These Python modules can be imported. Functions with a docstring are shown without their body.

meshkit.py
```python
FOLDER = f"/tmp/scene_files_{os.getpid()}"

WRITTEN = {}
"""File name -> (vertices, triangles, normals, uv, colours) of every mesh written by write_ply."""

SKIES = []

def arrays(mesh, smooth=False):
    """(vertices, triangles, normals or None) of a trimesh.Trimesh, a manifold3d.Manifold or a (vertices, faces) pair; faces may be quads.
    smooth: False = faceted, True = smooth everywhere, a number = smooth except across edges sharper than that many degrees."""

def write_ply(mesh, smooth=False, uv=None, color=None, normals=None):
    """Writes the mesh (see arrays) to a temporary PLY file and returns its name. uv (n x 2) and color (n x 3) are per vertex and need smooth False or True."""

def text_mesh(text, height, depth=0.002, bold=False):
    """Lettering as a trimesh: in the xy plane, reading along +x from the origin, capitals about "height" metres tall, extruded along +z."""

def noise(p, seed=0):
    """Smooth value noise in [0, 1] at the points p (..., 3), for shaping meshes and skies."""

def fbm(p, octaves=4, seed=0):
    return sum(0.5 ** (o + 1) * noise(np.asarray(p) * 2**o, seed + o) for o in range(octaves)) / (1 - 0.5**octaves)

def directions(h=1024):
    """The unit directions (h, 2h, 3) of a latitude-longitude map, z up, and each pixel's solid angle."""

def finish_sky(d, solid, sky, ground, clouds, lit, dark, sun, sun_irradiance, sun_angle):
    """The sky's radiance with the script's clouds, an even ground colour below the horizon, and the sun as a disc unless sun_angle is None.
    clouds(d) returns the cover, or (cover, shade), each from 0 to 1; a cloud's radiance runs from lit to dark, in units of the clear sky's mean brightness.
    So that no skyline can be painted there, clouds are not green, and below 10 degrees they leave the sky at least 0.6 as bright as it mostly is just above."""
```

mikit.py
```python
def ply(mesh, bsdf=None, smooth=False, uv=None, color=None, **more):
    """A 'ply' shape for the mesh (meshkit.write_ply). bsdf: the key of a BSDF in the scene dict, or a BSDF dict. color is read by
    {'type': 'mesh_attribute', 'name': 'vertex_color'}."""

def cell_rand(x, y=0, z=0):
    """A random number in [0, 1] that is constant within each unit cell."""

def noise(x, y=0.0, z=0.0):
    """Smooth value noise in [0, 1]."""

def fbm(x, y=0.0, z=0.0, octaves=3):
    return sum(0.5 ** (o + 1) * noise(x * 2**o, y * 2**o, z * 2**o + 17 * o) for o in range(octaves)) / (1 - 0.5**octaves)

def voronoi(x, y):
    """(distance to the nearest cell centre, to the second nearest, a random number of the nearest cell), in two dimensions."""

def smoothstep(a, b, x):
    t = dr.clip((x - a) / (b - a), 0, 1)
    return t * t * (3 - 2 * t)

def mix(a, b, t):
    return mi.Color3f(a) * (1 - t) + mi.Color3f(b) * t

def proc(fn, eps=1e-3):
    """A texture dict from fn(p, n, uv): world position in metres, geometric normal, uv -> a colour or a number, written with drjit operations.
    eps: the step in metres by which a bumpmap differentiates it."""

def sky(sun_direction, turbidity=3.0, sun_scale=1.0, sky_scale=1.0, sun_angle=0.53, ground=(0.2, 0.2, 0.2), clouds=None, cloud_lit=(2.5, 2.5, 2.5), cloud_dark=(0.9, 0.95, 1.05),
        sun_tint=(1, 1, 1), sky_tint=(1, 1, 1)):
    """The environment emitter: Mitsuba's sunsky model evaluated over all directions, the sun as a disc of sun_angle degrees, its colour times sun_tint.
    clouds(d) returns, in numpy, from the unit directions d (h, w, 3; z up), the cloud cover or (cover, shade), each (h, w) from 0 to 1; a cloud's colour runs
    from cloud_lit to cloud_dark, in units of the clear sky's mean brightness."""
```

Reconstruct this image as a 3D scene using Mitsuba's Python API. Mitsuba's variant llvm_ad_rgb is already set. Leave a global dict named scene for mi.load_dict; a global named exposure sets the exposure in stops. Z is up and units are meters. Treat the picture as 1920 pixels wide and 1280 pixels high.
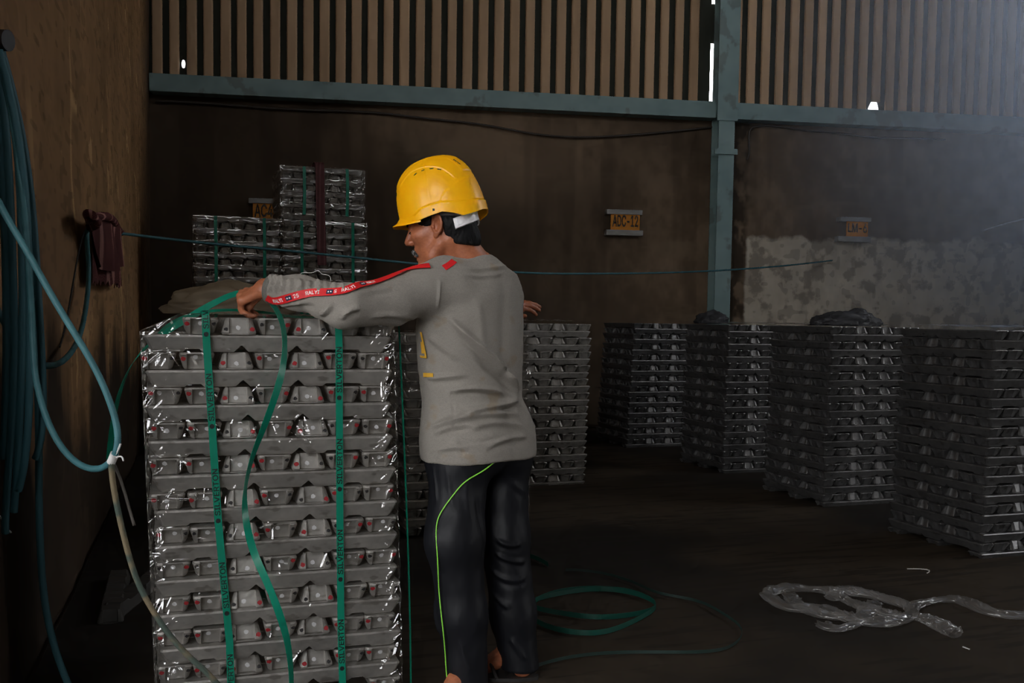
import math, random, numpy as np, trimesh, drjit as dr, mitsuba as mi, mikit, meshkit
from mikit import ply, proc, noise, fbm, voronoi, smoothstep, mix

# ---------------------------------------------------------------- camera, sky, exposure
F_PX, PITCH, ROLL, EYE_H = 1867.0, math.radians(3.4), 0.014, 1.18
CX, CY = 960.0, 600 + 1867.0 * math.tan(math.radians(3.4))
fwd = np.array([0, math.cos(PITCH), -math.sin(PITCH)])
up0, right0 = np.array([0, math.sin(PITCH), math.cos(PITCH)]), np.array([1.0, 0, 0])
right = right0 * math.cos(ROLL) + up0 * math.sin(ROLL)
up = up0 * math.cos(ROLL) - right0 * math.sin(ROLL)
EYE = np.array([0, 0, EYE_H])
T = mi.ScalarTransform4f
scene, labels = {}, {}
scene['camera'] = {'type': 'perspective', 'fov': math.degrees(2 * math.atan(960 / F_PX)), 'fov_axis': 'x', 'near_clip': 0.05, 'far_clip': 500.0,
                   'principal_point_offset_x': 0.0, 'principal_point_offset_y': (640 - CY) / 1280,
                   'to_world': T().look_at(origin=EYE.tolist(), target=(EYE + fwd).tolist(), up=up.tolist())}
exposure = 5.2
SKY = 1.0
scene['sky'] = mikit.sky((-0.45, -0.6, 0.66), turbidity=5.0, sun_scale=0.0, sky_scale=SKY, ground=(0.25, 0.23, 0.2),
                         clouds=lambda d: (np.ones(d.shape[:2]), 0.35 * meshkit.fbm(d * 3.0, 3)), cloud_lit=(1.6, 1.6, 1.62), cloud_dark=(1.0, 1.02, 1.06))


def ray(px, py):
    return fwd + right * ((px - CX) / F_PX) - up * ((py - CY) / F_PX)


def at(px, py, Y):                     # the world point at depth Y that the photograph shows at a pixel
    d = ray(px, py)
    return EYE + d * (Y / d[1])


def on_floor(px, py, z=0.0):
    d = ray(px, py)
    return EYE + d * ((z - EYE_H) / d[2])


def on_plane(px, py, p0, n):
    d = ray(px, py)
    return EYE + d * (np.dot(np.asarray(p0) - EYE, n) / np.dot(d, n))


# ---------------------------------------------------------------- helpers
def unit(v):
    v = np.asarray(v, float)
    return v / np.linalg.norm(v, axis=-1, keepdims=True)


def numbered(key):
    if key not in scene and not any(k.startswith(key + '__') for k in scene):
        return key
    n = 1
    while f'{key}_{n:03d}' in scene or any(k.startswith(f'{key}_{n:03d}__') for k in scene):
        n += 1
    return f'{key}_{n:03d}'


def tag(key, label=None, category=None, group=None, kind=None):
    labels[key] = {k: v for k, v in dict(label=label, category=category, group=group, kind=kind).items() if v}
    return key


counts = {}


def put(key, shape, **tags):
    """one entry of the scene under the next free number of its key"""
    n = counts.get(key, 0)
    counts[key] = n + 1
    k = key if n == 0 else f'{key}_{n:03d}'
    scene[k] = shape
    if tags:
        tag(k, **tags)
    return k


def name(key):
    """the next free name of a thing whose parts follow"""
    n = counts.get(key, 0)
    counts[key] = n + 1
    return key if n == 0 else f'{key}_{n:03d}'


def moved(shape, M):
    return {**shape, 'to_world': T(np.asarray(M, float))}


def rotz(a):
    M = np.eye(4)
    M[0, 0], M[0, 1], M[1, 0], M[1, 1] = math.cos(a), -math.sin(a), math.sin(a), math.cos(a)
    return M


def trans(x, y, z):
    M = np.eye(4)
    M[:3, 3] = x, y, z
    return M


def box(x0, x1, y0, y1, z0, z1):
    m = trimesh.creation.box([x1 - x0, y1 - y0, z1 - z0])
    m.apply_translation([(x0 + x1) / 2, (y0 + y1) / 2, (z0 + z1) / 2])
    return m


def cat(ms):
    return trimesh.util.concatenate(ms)


def quads(nu, nv, wrap=False):
    i, j = np.meshgrid(np.arange(nu if wrap else nu - 1), np.arange(nv - 1), indexing='ij')
    i2 = (i + 1) % nu
    q = np.stack([i * nv + j, i2 * nv + j, i2 * nv + j + 1, i * nv + j + 1], -1).reshape(-1, 4)
    return np.vstack([q[:, [0, 1, 2]], q[:, [0, 2, 3]]])


def spline(pts, n=60):
    """Catmull-Rom through the points, resampled evenly"""
    p = np.asarray(pts, float)
    if len(p) == 2:
        return p[0] + (p[1] - p[0]) * np.linspace(0, 1, n)[:, None]
    from scipy.interpolate import CubicSpline
    t = np.r_[0, np.cumsum(np.maximum(np.linalg.norm(np.diff(p, axis=0), axis=1), 1e-6) ** 0.6)]
    c = CubicSpline(t, p)(np.linspace(0, t[-1], 8 * n))
    s = np.r_[0, np.cumsum(np.linalg.norm(np.diff(c, axis=0), axis=1))]
    u = np.linspace(0, s[-1], n)
    return np.stack([np.interp(u, s, c[:, k]) for k in range(3)], 1)


def frames(c):
    t = unit(np.gradient(c, axis=0))
    a = np.cross(t[0], [0, 0, 1.0] if abs(t[0][2]) < 0.9 else [1.0, 0, 0])
    N = [unit(a)]
    for k in range(1, len(c)):
        v = N[-1] - t[k] * np.dot(N[-1], t[k])
        N.append(unit(v))
    N = np.array(N)
    return t, N, np.cross(t, N)


def tube(pts, r, n=60, sides=10, smooth_pts=True):
    c = spline(pts, n) if smooth_pts else np.asarray(pts, float)
    t, N, B = frames(c)
    a = np.arange(sides) * 2 * np.pi / sides
    rr = np.broadcast_to(r, (len(c),))[:, None, None]
    v = c[:, None] + rr * (np.cos(a)[None, :, None] * N[:, None] + np.sin(a)[None, :, None] * B[:, None])
    v = v.transpose(1, 0, 2).reshape(-1, 3)
    f = quads(sides, len(c), wrap=True)
    m = trimesh.Trimesh(v, f, process=False)
    k = len(v)
    caps = []
    for e in (0, len(c) - 1):
        ring = np.arange(sides) * len(c) + e
        caps += [[ring[0], ring[j], ring[j + 1]] if e else [ring[0], ring[j + 1], ring[j]] for j in range(1, sides - 1)]
    m = trimesh.Trimesh(v, np.vstack([f, caps]), process=False)
    m.fix_normals() if m.volume < 0 else None
    return m


class Ribbon:
    """a flat band along points, its width along the vectors W; text(...) lays lettering on its face"""

    def __init__(self, pts, W, width, n=120, thick=0.0009):
        self.c = spline(pts, n)
        k = np.linspace(0, 1, len(W))
        w = np.stack([np.interp(np.linspace(0, 1, n), k, np.asarray(W, float)[:, j]) for j in range(3)], 1)
        t = unit(np.gradient(self.c, axis=0))
        self.w = unit(w - t * (w * t).sum(1, keepdims=True))
        self.nrm = np.cross(t, self.w)
        self.s = np.r_[0, np.cumsum(np.linalg.norm(np.diff(self.c, axis=0), axis=1))]
        self.width, self.thick = width, thick

    def mesh(self):
        h, g = self.width / 2, self.thick / 2
        ring = [self.c + self.w * a + self.nrm * b for a, b in ((-h, -g), (h, -g), (h, g), (-h, g))]
        v = np.array(ring).reshape(-1, 3)
        n = len(self.c)
        f = quads(4, n, wrap=True)
        ends = [[0, n, 2 * n], [0, 2 * n, 3 * n], [n - 1, 3 * n - 1, 2 * n - 1], [n - 1, 4 * n - 1, 3 * n - 1]]
        m = trimesh.Trimesh(v, np.vstack([f, ends]), process=False)
        if m.volume < 0:
            m.invert()
        return m

    def on(self, m, s0, lift):
        """bend a mesh (x along, y across, z out) onto the band from arc length s0"""
        v = np.asarray(m.vertices)
        s = np.clip(s0 + v[:, 0], 0, self.s[-1])
        g = lambda a: np.stack([np.interp(s, self.s, a[:, k]) for k in range(3)], 1)
        out = g(self.c) + g(self.w) * v[:, 1:2] + g(self.nrm) * (v[:, 2:3] + lift)
        return trimesh.Trimesh(out, m.faces, process=False)


def rgb(*c):
    return {'type': 'rgb', 'value': list(c)}


def hexlin(r, g, b):
    """an sRGB colour as linear reflectance"""
    c = np.array([r, g, b]) / 255
    return tuple(float(x) for x in np.where(c < 0.04045, c / 12.92, ((c + 0.055) / 1.055) ** 2.4))


def mat(key, color, rough=0.6, metallic=0.0, bump=None, scale=0.001, two=True, **more):
    base = proc(color) if callable(color) else rgb(*color)
    r = proc(rough) if callable(rough) else rough
    b = {'type': 'principled', 'base_color': base, 'roughness': r, 'metallic': metallic, **more}
    if bump:
        b = {'type': 'bumpmap', 'tex': proc(bump), 'scale': scale, 'bsdf': b}
    scene[key] = {'type': 'twosided', 'bsdf': b} if two else b
    return key
# ---------------------------------------------------------------- the setting
WB0, WBd = np.array([0, 10.8, 0.0]), unit([1, 0.161, 0])          # back wall: a point of it, its direction
WBn = np.array([WBd[1], -WBd[0], 0])                             # towards the room
WL0, WLd = np.array([-1.5, 3.0, 0.0]), unit([-0.3056, 1, 0])      # left wall
WLn = np.array([WLd[1], -WLd[0], 0])
BEAM_Z = 3.56


def wall(px, py, off=0.0):
    return on_plane(px, py, WB0 + WBn * off, WBn)


def lwall(px, py, off=0.0):
    return on_plane(px, py, WL0 + WLn * off, WLn)


def back_s(p):
    return float(np.dot(np.asarray(p) - WB0, WBd))


def frame_of(p0, d, n):
    """4x4: local x along d, y along -n (into the wall), z up"""
    M = np.eye(4)
    M[:3, 0], M[:3, 1], M[:3, 2], M[:3, 3] = d, -n, [0, 0, 1], p0
    return M


MB = frame_of(WB0, WBd, WBn)
ML = frame_of(WL0, WLd, WLn)
MBi, MLi = [[[float(x) for x in r] for r in np.linalg.inv(M)] for M in (MB, ML)]


def local(p, M):
    return [M[k][0] * p.x + M[k][1] * p.y + M[k][2] * p.z + M[k][3] for k in range(3)]


S_CORNER = back_s(wall(285, 400))
S_POST = back_s(wall(1358, 400, 0.25))
S_PATCH = back_s(wall(1398, 500))


def plaster_back(p, n, uv):
    x, y, z = local(p, MBi)
    big = fbm(x * 0.9, z * 1.1, 3.0, octaves=4)
    fine = fbm(x * 9, z * 6, 7.0, octaves=4)
    streak = fbm(x * 5, z * 0.7, 11.0, octaves=3)
    c = mix(hexlin(98, 82, 66), hexlin(130, 110, 90), smoothstep(0.3, 0.7, big * 0.6 + fine * 0.4))
    c = mix(c, hexlin(80, 66, 54), smoothstep(0.48, 0.7, streak) * 0.5)
    # horizontal scuffs, and the pale dust line under the girder
    c = mix(c, hexlin(120, 104, 85), smoothstep(0.5, 0.8, fbm(x * 1.7, z * 8, 23.0, octaves=5)) * 0.5)
    # soot stains, and corner shade painted in towards the left
    darken = smoothstep(0.35, 0.75, fbm(x * 0.5, z * 0.6, 31.0, octaves=3) + 0.35 * smoothstep(1.0, -4.0, x) - 0.05)
    c = mix(c, hexlin(44, 36, 30), darken * 0.75)
    # crumbled dark edge beside the post
    crk = smoothstep(S_POST + 0.10, S_POST + 0.16, x) * smoothstep(S_PATCH + 0.05, S_PATCH - 0.05, x + 0.16 * (fbm(z * 6, 1.0, 71.0, octaves=4) - 0.5)) * smoothstep(0.25, 0.5, fbm(x * 9, z * 7, 73.0, octaves=3))
    c = mix(c, hexlin(40, 34, 29), crk * 0.8)
    # old whitewash on the bay right of the post
    edge = 2.16 + 0.22 * (fbm(x * 2.2, 1.5, 41.0, octaves=4) - 0.5) + 0.05 * (fbm(x * 17, z * 17, 5.0) - 0.5)
    inside = smoothstep(0.03, -0.03, z - edge) * smoothstep(-0.02, 0.02, x - S_PATCH - 0.04 * (fbm(z * 9, 2.0, 3.0) - 0.5))
    blot = smoothstep(0.48, 0.68, fbm(x * 8, z * 8, 51.0, octaves=5)) + smoothstep(0.72, 0.78, noise(x * 16, z * 16, 53.0)) * 0.6
    ww = mix(hexlin(168, 158, 142), hexlin(196, 186, 168), fine)
    ww = mix(ww, hexlin(104, 94, 82), dr.clip(blot, 0, 1) * 0.6)
    return mix(c, ww, inside * 0.95)


def plaster_left(p, n, uv):
    x, y, z = local(p, MLi)
    big = fbm(x * 0.9, z * 0.8, 3.0, octaves=4)
    fine = fbm(x * 5, z * 11, 7.0, octaves=4)
    streak = fbm(x * 2.5, z * 0.9, 13.0, octaves=4)
    c = mix(hexlin(112, 84, 58), hexlin(146, 111, 76), smoothstep(0.3, 0.72, big * 0.5 + streak * 0.3 + fine * 0.2))
    c = mix(c, hexlin(88, 66, 45), smoothstep(0.52, 0.72, fine) * 0.45)
    scr = smoothstep(0.70, 0.75, fbm(x * 4 + z * 1.5, z * 4.5, 19.0, octaves=4)) * smoothstep(0.42, 0.6, fbm(x * 2, z * 2, 29.0))
    c = mix(c, hexlin(176, 142, 98), scr * 0.55)
    thin = smoothstep(0.035, 0.0, dr.abs(noise(x * 3 + 0.6 * z, z * 1.1, 61.0) - 0.5)) * smoothstep(0.55, 0.75, noise(x * 4, z * 3, 63.0))
    c = mix(c, hexlin(180, 146, 100), thin * 0.6)
    pits = smoothstep(0.76, 0.82, noise(x * 11, z * 26, 37.0))
    c = mix(c, hexlin(70, 53, 37), pits * 0.35)
    # near-black from the floor to about waist height, in tongues
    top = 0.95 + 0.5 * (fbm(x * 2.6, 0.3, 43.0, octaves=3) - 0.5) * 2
    darken = smoothstep(0.16, -0.25, z - top)
    c = mix(c, hexlin(30, 24, 18), darken * 0.93)
    # shade towards the back-wall corner, painted into the plaster colour
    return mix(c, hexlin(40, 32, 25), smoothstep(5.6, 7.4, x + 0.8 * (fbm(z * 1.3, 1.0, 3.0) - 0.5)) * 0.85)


def relief(p, n, uv):
    return fbm(p.x * 4 + p.y * 3, p.z * 6, p.y * 2, octaves=4) + 0.3 * fbm(p.x * 14 + p.y * 9, p.z * 22, 3.0, octaves=3)


mat('mat_plaster_back', plaster_back, 0.9, bump=relief, scale=0.02, specular=0.2)
mat('mat_plaster_left', plaster_left, 0.75, bump=relief, scale=0.012, specular=0.35)


def floor_color(p, n, uv):
    a = fbm(p.x * 1.3, p.y * 1.3, 1.0, octaves=4)
    b = fbm(p.x * 11, p.y * 11, 5.0, octaves=4)
    c = mix(hexlin(40, 33, 25), hexlin(58, 49, 38), a * 0.6 + b * 0.4)
    c = mix(c, hexlin(26, 22, 17), smoothstep(0.35, 0.6, fbm(p.x * 0.8, p.y * 0.8, 15.0, octaves=3) + 0.45 * smoothstep(-0.4, -1.6, p.x)))  # random dark patches; dimness by the left wall painted in
    drag = fbm(p.x * 3 + p.y * 2, p.y * 22 - p.x * 8, 9.0, octaves=3)
    return mix(c, hexlin(31, 27, 22), smoothstep(0.55, 0.7, drag) * 0.6)


mat('mat_floor', floor_color, 0.85, bump=lambda p, n, uv: fbm(p.x * 14, p.y * 14, 2.0, octaves=4), scale=0.02, specular=0.25)


def slat_color(p, n, uv):
    x, y, z = local(p, MBi)
    return mix(hexlin(164, 134, 104), hexlin(196, 164, 130), fbm(x * 9, z * 0.9, 4.0, octaves=4))


mat('mat_slat', slat_color, 0.7, specular=0.3)
mat('mat_slat_pale', lambda p, n, uv: slat_color(p, n, uv) * 1.15, 0.7, specular=0.3)
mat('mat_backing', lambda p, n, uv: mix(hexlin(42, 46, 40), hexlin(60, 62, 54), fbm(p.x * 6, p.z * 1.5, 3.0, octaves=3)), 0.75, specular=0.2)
mat('mat_steel_paint', lambda p, n, uv: mix(mix(hexlin(104, 130, 130), hexlin(134, 156, 154), fbm(p.x * 5, p.z * 5, p.y)), hexlin(84, 78, 68), smoothstep(0.6, 0.72, fbm(p.x * 6 + p.y, p.z * 5, 9.0, octaves=5)) * 0.4), 0.55)
mat('mat_concrete', lambda p, n, uv: mix(hexlin(90, 80, 68), hexlin(120, 108, 92), fbm(p.x * 2, p.y * 2, p.z * 2, octaves=4)), 0.9)
mat('mat_roof', (0.20, 0.18, 0.16), 0.8)


def rough_slab(x0, x1, z0, z1, thick, M, step, amp, seed, holes=()):
    """a plastered wall: its room side uneven, its back plain"""
    nx, nz = int((x1 - x0) / step) + 1, int((z1 - z0) / step) + 1
    X, Z = np.meshgrid(np.linspace(x0, x1, nx), np.linspace(z0, z1, nz), indexing='ij')
    P = np.stack([X, np.zeros_like(X), Z], -1)
    d = amp * (meshkit.fbm(P * 1.1, 4, seed) - 0.5) * 2 + 0.25 * amp * (meshkit.fbm(P * 9, 3, seed + 9) - 0.5)
    v0 = np.stack([X, d, Z], -1).reshape(-1, 3)
    v1 = np.stack([X, np.full_like(X, thick), Z], -1).reshape(-1, 3)
    f = quads(nx, nz)
    n = len(v0)
    idx = np.arange(n).reshape(nx, nz)
    rim = np.r_[idx[:, 0], idx[-1, 1:], idx[-2::-1, -1], idx[0, -2:0:-1]]
    r2 = np.roll(rim, -1)
    side = np.vstack([np.stack([rim, rim + n, r2], 1), np.stack([r2, rim + n, r2 + n], 1)])
    m = trimesh.Trimesh(np.vstack([v0, v1]), np.vstack([f, f[:, ::-1] + n, side]), process=False)
    m.apply_transform(M)
    return m


# floor
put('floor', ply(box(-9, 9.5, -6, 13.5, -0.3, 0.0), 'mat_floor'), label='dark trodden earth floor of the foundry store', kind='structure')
# back wall: plaster below, a ledge, sheets above
put('wall_back__plaster', ply(rough_slab(S_CORNER - 0.2, 9.0, 0, BEAM_Z + 0.02, 0.3, MB, 0.06, 0.02, 3), 'mat_plaster_back', smooth=True))
tag('wall_back', label='sooty brown plaster wall with upright brown slats above a steel girder', kind='structure')
# above the girder: brown slats fixed over a dark green-grey sheet, one entry for each slat and each sheet
PITCH_S, SLAT_W, SLAT_OFF, SLAT_T = 0.165, 0.100, 0.030, 0.030
Z_SHEET, Z_ROOF = BEAM_Z + 0.02, 7.2
p_h1, p_h2 = wall(344, 120, 0.0), wall(1640, 200, 0.04)
h1 = (back_s(p_h1), p_h1[2], lambda x, z: ((x - back_s(p_h1)) / 0.018) ** 2 + ((z - p_h1[2]) / 0.042) ** 2 < 1)
h2s, h2z = back_s(p_h2), Z_SHEET


def tear(x, z):
    t = (z - Z_SHEET) / 0.155
    w = 0.074 * np.sqrt(np.clip(1 - t, 0, 1))
    main = (np.abs(x - h2s - 0.012 * t) < w) & (t < 1)
    return main | (((x - h2s + 0.092) / 0.022) ** 2 + ((z - Z_SHEET - 0.012) / 0.03) ** 2 < 1)


def pierced(x0, x1, y, z0, z1, hole):
    """an upright strip of sheet at depth y, in fine cells where the hole is cut out"""
    x, z = np.array([x0, x1]), np.array([z0, z1])
    if hole is not None:
        x = np.unique(np.r_[x0, np.arange(max(x0, hole[0] - 0.2), min(x1, hole[0] + 0.2), 0.004), x1].round(5))
        z = np.unique(np.r_[z0, np.arange(max(z0, hole[1] - 0.25), hole[1] + 0.25, 0.004), z1].round(5))
    X, Z = np.meshgrid(x, z, indexing='ij')
    v = np.stack([X, np.full_like(X, y), Z], -1).reshape(-1, 3)
    f = quads(len(x), len(z))
    if hole is not None:
        c = v[f].mean(1)
        f = f[~hole[2](c[:, 0], c[:, 2])]
    m = trimesh.Trimesh(v, f, process=False)
    m.apply_transform(MB)
    return m


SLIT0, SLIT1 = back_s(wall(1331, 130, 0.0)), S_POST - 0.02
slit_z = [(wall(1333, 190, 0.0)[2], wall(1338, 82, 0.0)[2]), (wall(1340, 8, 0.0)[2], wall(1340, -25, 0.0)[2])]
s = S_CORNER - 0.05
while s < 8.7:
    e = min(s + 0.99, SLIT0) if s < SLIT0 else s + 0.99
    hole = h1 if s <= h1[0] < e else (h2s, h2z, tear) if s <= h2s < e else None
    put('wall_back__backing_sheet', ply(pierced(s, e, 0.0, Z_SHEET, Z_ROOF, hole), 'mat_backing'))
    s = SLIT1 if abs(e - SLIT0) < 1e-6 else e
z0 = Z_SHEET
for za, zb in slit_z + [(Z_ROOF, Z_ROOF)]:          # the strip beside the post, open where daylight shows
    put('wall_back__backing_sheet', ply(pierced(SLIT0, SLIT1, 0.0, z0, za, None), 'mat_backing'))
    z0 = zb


def slat_mesh(w):
    """a long board with rounded front edges, from its foot (z = 0) up"""
    prof = [(0, 0), (0, -SLAT_T * 0.55), (0.006, -SLAT_T * 0.85), (0.016, -SLAT_T), (w - 0.016, -SLAT_T), (w - 0.006, -SLAT_T * 0.85), (w, -SLAT_T * 0.55), (w, 0)]
    n = len(prof)
    v = np.array([(x, y, z) for z in (0.0, Z_ROOF - Z_SHEET) for x, y in prof])
    f = [[k, (k + 1) % n, n + (k + 1) % n] for k in range(n)] + [[k, n + (k + 1) % n, n + k] for k in range(n)] + [[0, k + 1, k] for k in range(1, n - 1)] + [[n, n + k, n + k + 1] for k in range(1, n - 1)]
    m = trimesh.Trimesh(v, f, process=False)
    if m.volume < 0:
        m.invert()
    return m


SLATS = [ply(slat_mesh(SLAT_W + d), m_, smooth=40) for d in (-0.004, 0.0, 0.004) for m_ in ('mat_slat', 'mat_slat_pale')]
rs = np.random.default_rng(12)
s = S_CORNER + 0.02
while s < 8.6:
    i = int(rs.integers(3)) * 2 + int(rs.random() < 0.22)
    if SLIT0 - SLAT_W < s < S_POST + 0.10:
        s = S_POST + 0.13 if s > SLIT0 - SLAT_W else s
        continue
    if s - 0.01 < h2s + 0.07 and s + SLAT_W + 0.01 > h2s - 0.07:      # torn off at the foot
        M = MB @ trans(s, -SLAT_OFF, Z_SHEET + 0.115)
    else:
        M = MB @ trans(s, -SLAT_OFF, Z_SHEET)
    put('wall_back__slat', moved(SLATS[i], M @ rotz(0.0)))
    s += PITCH_S + rs.normal(0, 0.002)
# steel girder along the top of the plaster and the post in front of it
SP_L = back_s(wall(1337, 180))


def beam(s0, s1, key, label):
    m = cat([box(s0, s1, -0.20, -0.02, BEAM_Z, BEAM_Z + 0.012), box(s0, s1, -0.20, -0.188, BEAM_Z - 0.15, BEAM_Z), box(s0, s1, -0.20, -0.02, BEAM_Z - 0.162, BEAM_Z - 0.15)])
    m.apply_transform(MB)
    put(key, ply(m, 'mat_steel_paint'), label=label, category='girder', kind='structure')


beam(S_CORNER + 0.02, S_POST - 0.1, 'steel_girder', 'blue-grey steel girder along the wall left of the post')
beam(S_POST + 0.1, 8.8, 'steel_girder', 'blue-grey steel girder along the wall right of the post')
post = cat([box(S_POST - 0.09, S_POST + 0.09, -0.26, -0.245, 0, Z_ROOF), box(S_POST - 0.008, S_POST + 0.008, -0.245, -0.05, 0, Z_ROOF), box(S_POST - 0.09, S_POST + 0.09, -0.05, -0.035, 0, Z_ROOF)])
post.apply_transform(MB)
pk = name('steel_post')
put(pk + '__column', ply(post, 'mat_steel_paint'))
pl = box(S_POST - 0.115, S_POST + 0.115, -0.275, -0.26, BEAM_Z - 0.2, Z_ROOF)
pl.apply_transform(MB)
put(pk + '__cover_plate', ply(pl, 'mat_steel_paint'))
cl = cat([box(S_POST - 0.14, S_POST + 0.12, -0.285, -0.27, BEAM_Z - 0.56, BEAM_Z - 0.50)])
cl.apply_transform(MB)
put(pk + '__clamp', ply(cl, 'mat_steel_paint'))
tag(pk, label='blue-grey steel post against the back wall between the two bays', category='post', kind='structure')
# left wall, ending just left of the camera's view
xl1 = float(np.dot(wall(285, 400) - WL0, WLd)) + 0.1
put('wall_left', ply(rough_slab(-0.73, xl1, 0, 7.2, 0.3, ML, 0.05, 0.018, 11), 'mat_plaster_left', smooth=True), label='scratched brown plaster wall on the left, black at its foot', kind='structure')
# the rest of the shed: stub wall, right wall with an opening, rear wall with a gateway, roof
stub = WL0 + WLd * -0.73
put('wall_stub', ply(box(-5.2, stub[0] - 0.25, stub[1] + 0.02, stub[1] + 0.32, 0, 7.2), 'mat_concrete'), label='plaster wall running off to the left', kind='structure')
put('wall_right', ply(cat([box(8.0, 8.3, -6, 1.0, 0, 4.6), box(8.0, 8.3, 2.4, 13, 0, 4.6), box(8.0, 8.3, 1.0, 2.4, 2.4, 4.6), box(8.0, 8.3, -6, 13, 6.9, 7.2), box(8.0, 8.3, 12.0, 13, 4.6, 6.9), box(8.0, 8.3, 7.0, 7.2, 4.6, 6.9), box(8.0, 8.3, 9.4, 9.6, 4.6, 6.9), box(8.0, 8.3, -6, 4.6, 4.6, 6.9)]), 'mat_concrete'), label='side wall with a wide gateway on the right', kind='structure')
put('wall_rear', ply(cat([box(-0.7, 9, -5.3, -5, 0, 4.7), box(-5.5, -4.8, -5.3, -5, 0, 4.7), box(-5.5, -0.7, -5.3, -5, 4.2, 4.7), box(-5.5, 9, -5.3, -5, 7.0, 7.2), box(-5.5, -4.5, -5.3, -5, 4.7, 7.0), box(1.0, 1.3, -5.3, -5, 4.7, 7), box(4.5, 4.8, -5.3, -5, 4.7, 7)]), 'mat_concrete'), label='rear wall with a band of openings under the roof', kind='structure')
put('wall_light_blocker', ply(cat([box(-0.6, 8.0, -1.5, -1.3, 0, 3.2), box(0.5, 8.0, -1.5, -1.3, 3.2, 5.3)]), 'mat_concrete'), label='unseen wall added behind the viewpoint to block light', kind='structure')  # added out of view to keep light off the right-hand stacks
put('wall_far_left', ply(cat([box(-5.5, -5.2, -5.3, -4.4, 0, 7.2), box(-5.5, -5.2, 2.2, 3.1, 0, 7.2), box(-5.5, -5.2, -4.4, 2.2, 4.2, 7.2)]), 'mat_concrete'), label='far left wall with a wide doorway', kind='structure')
put('ceiling', ply(box(-9.3, 8.6, -5.4, 13.5, 7.2, 7.4), 'mat_roof'), label='dark sheet roof', kind='structure')
# ---------------------------------------------------------------- aluminium ingots
L_ING, W_ING, T_ING = 0.695, 0.0965, 0.0475


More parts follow.
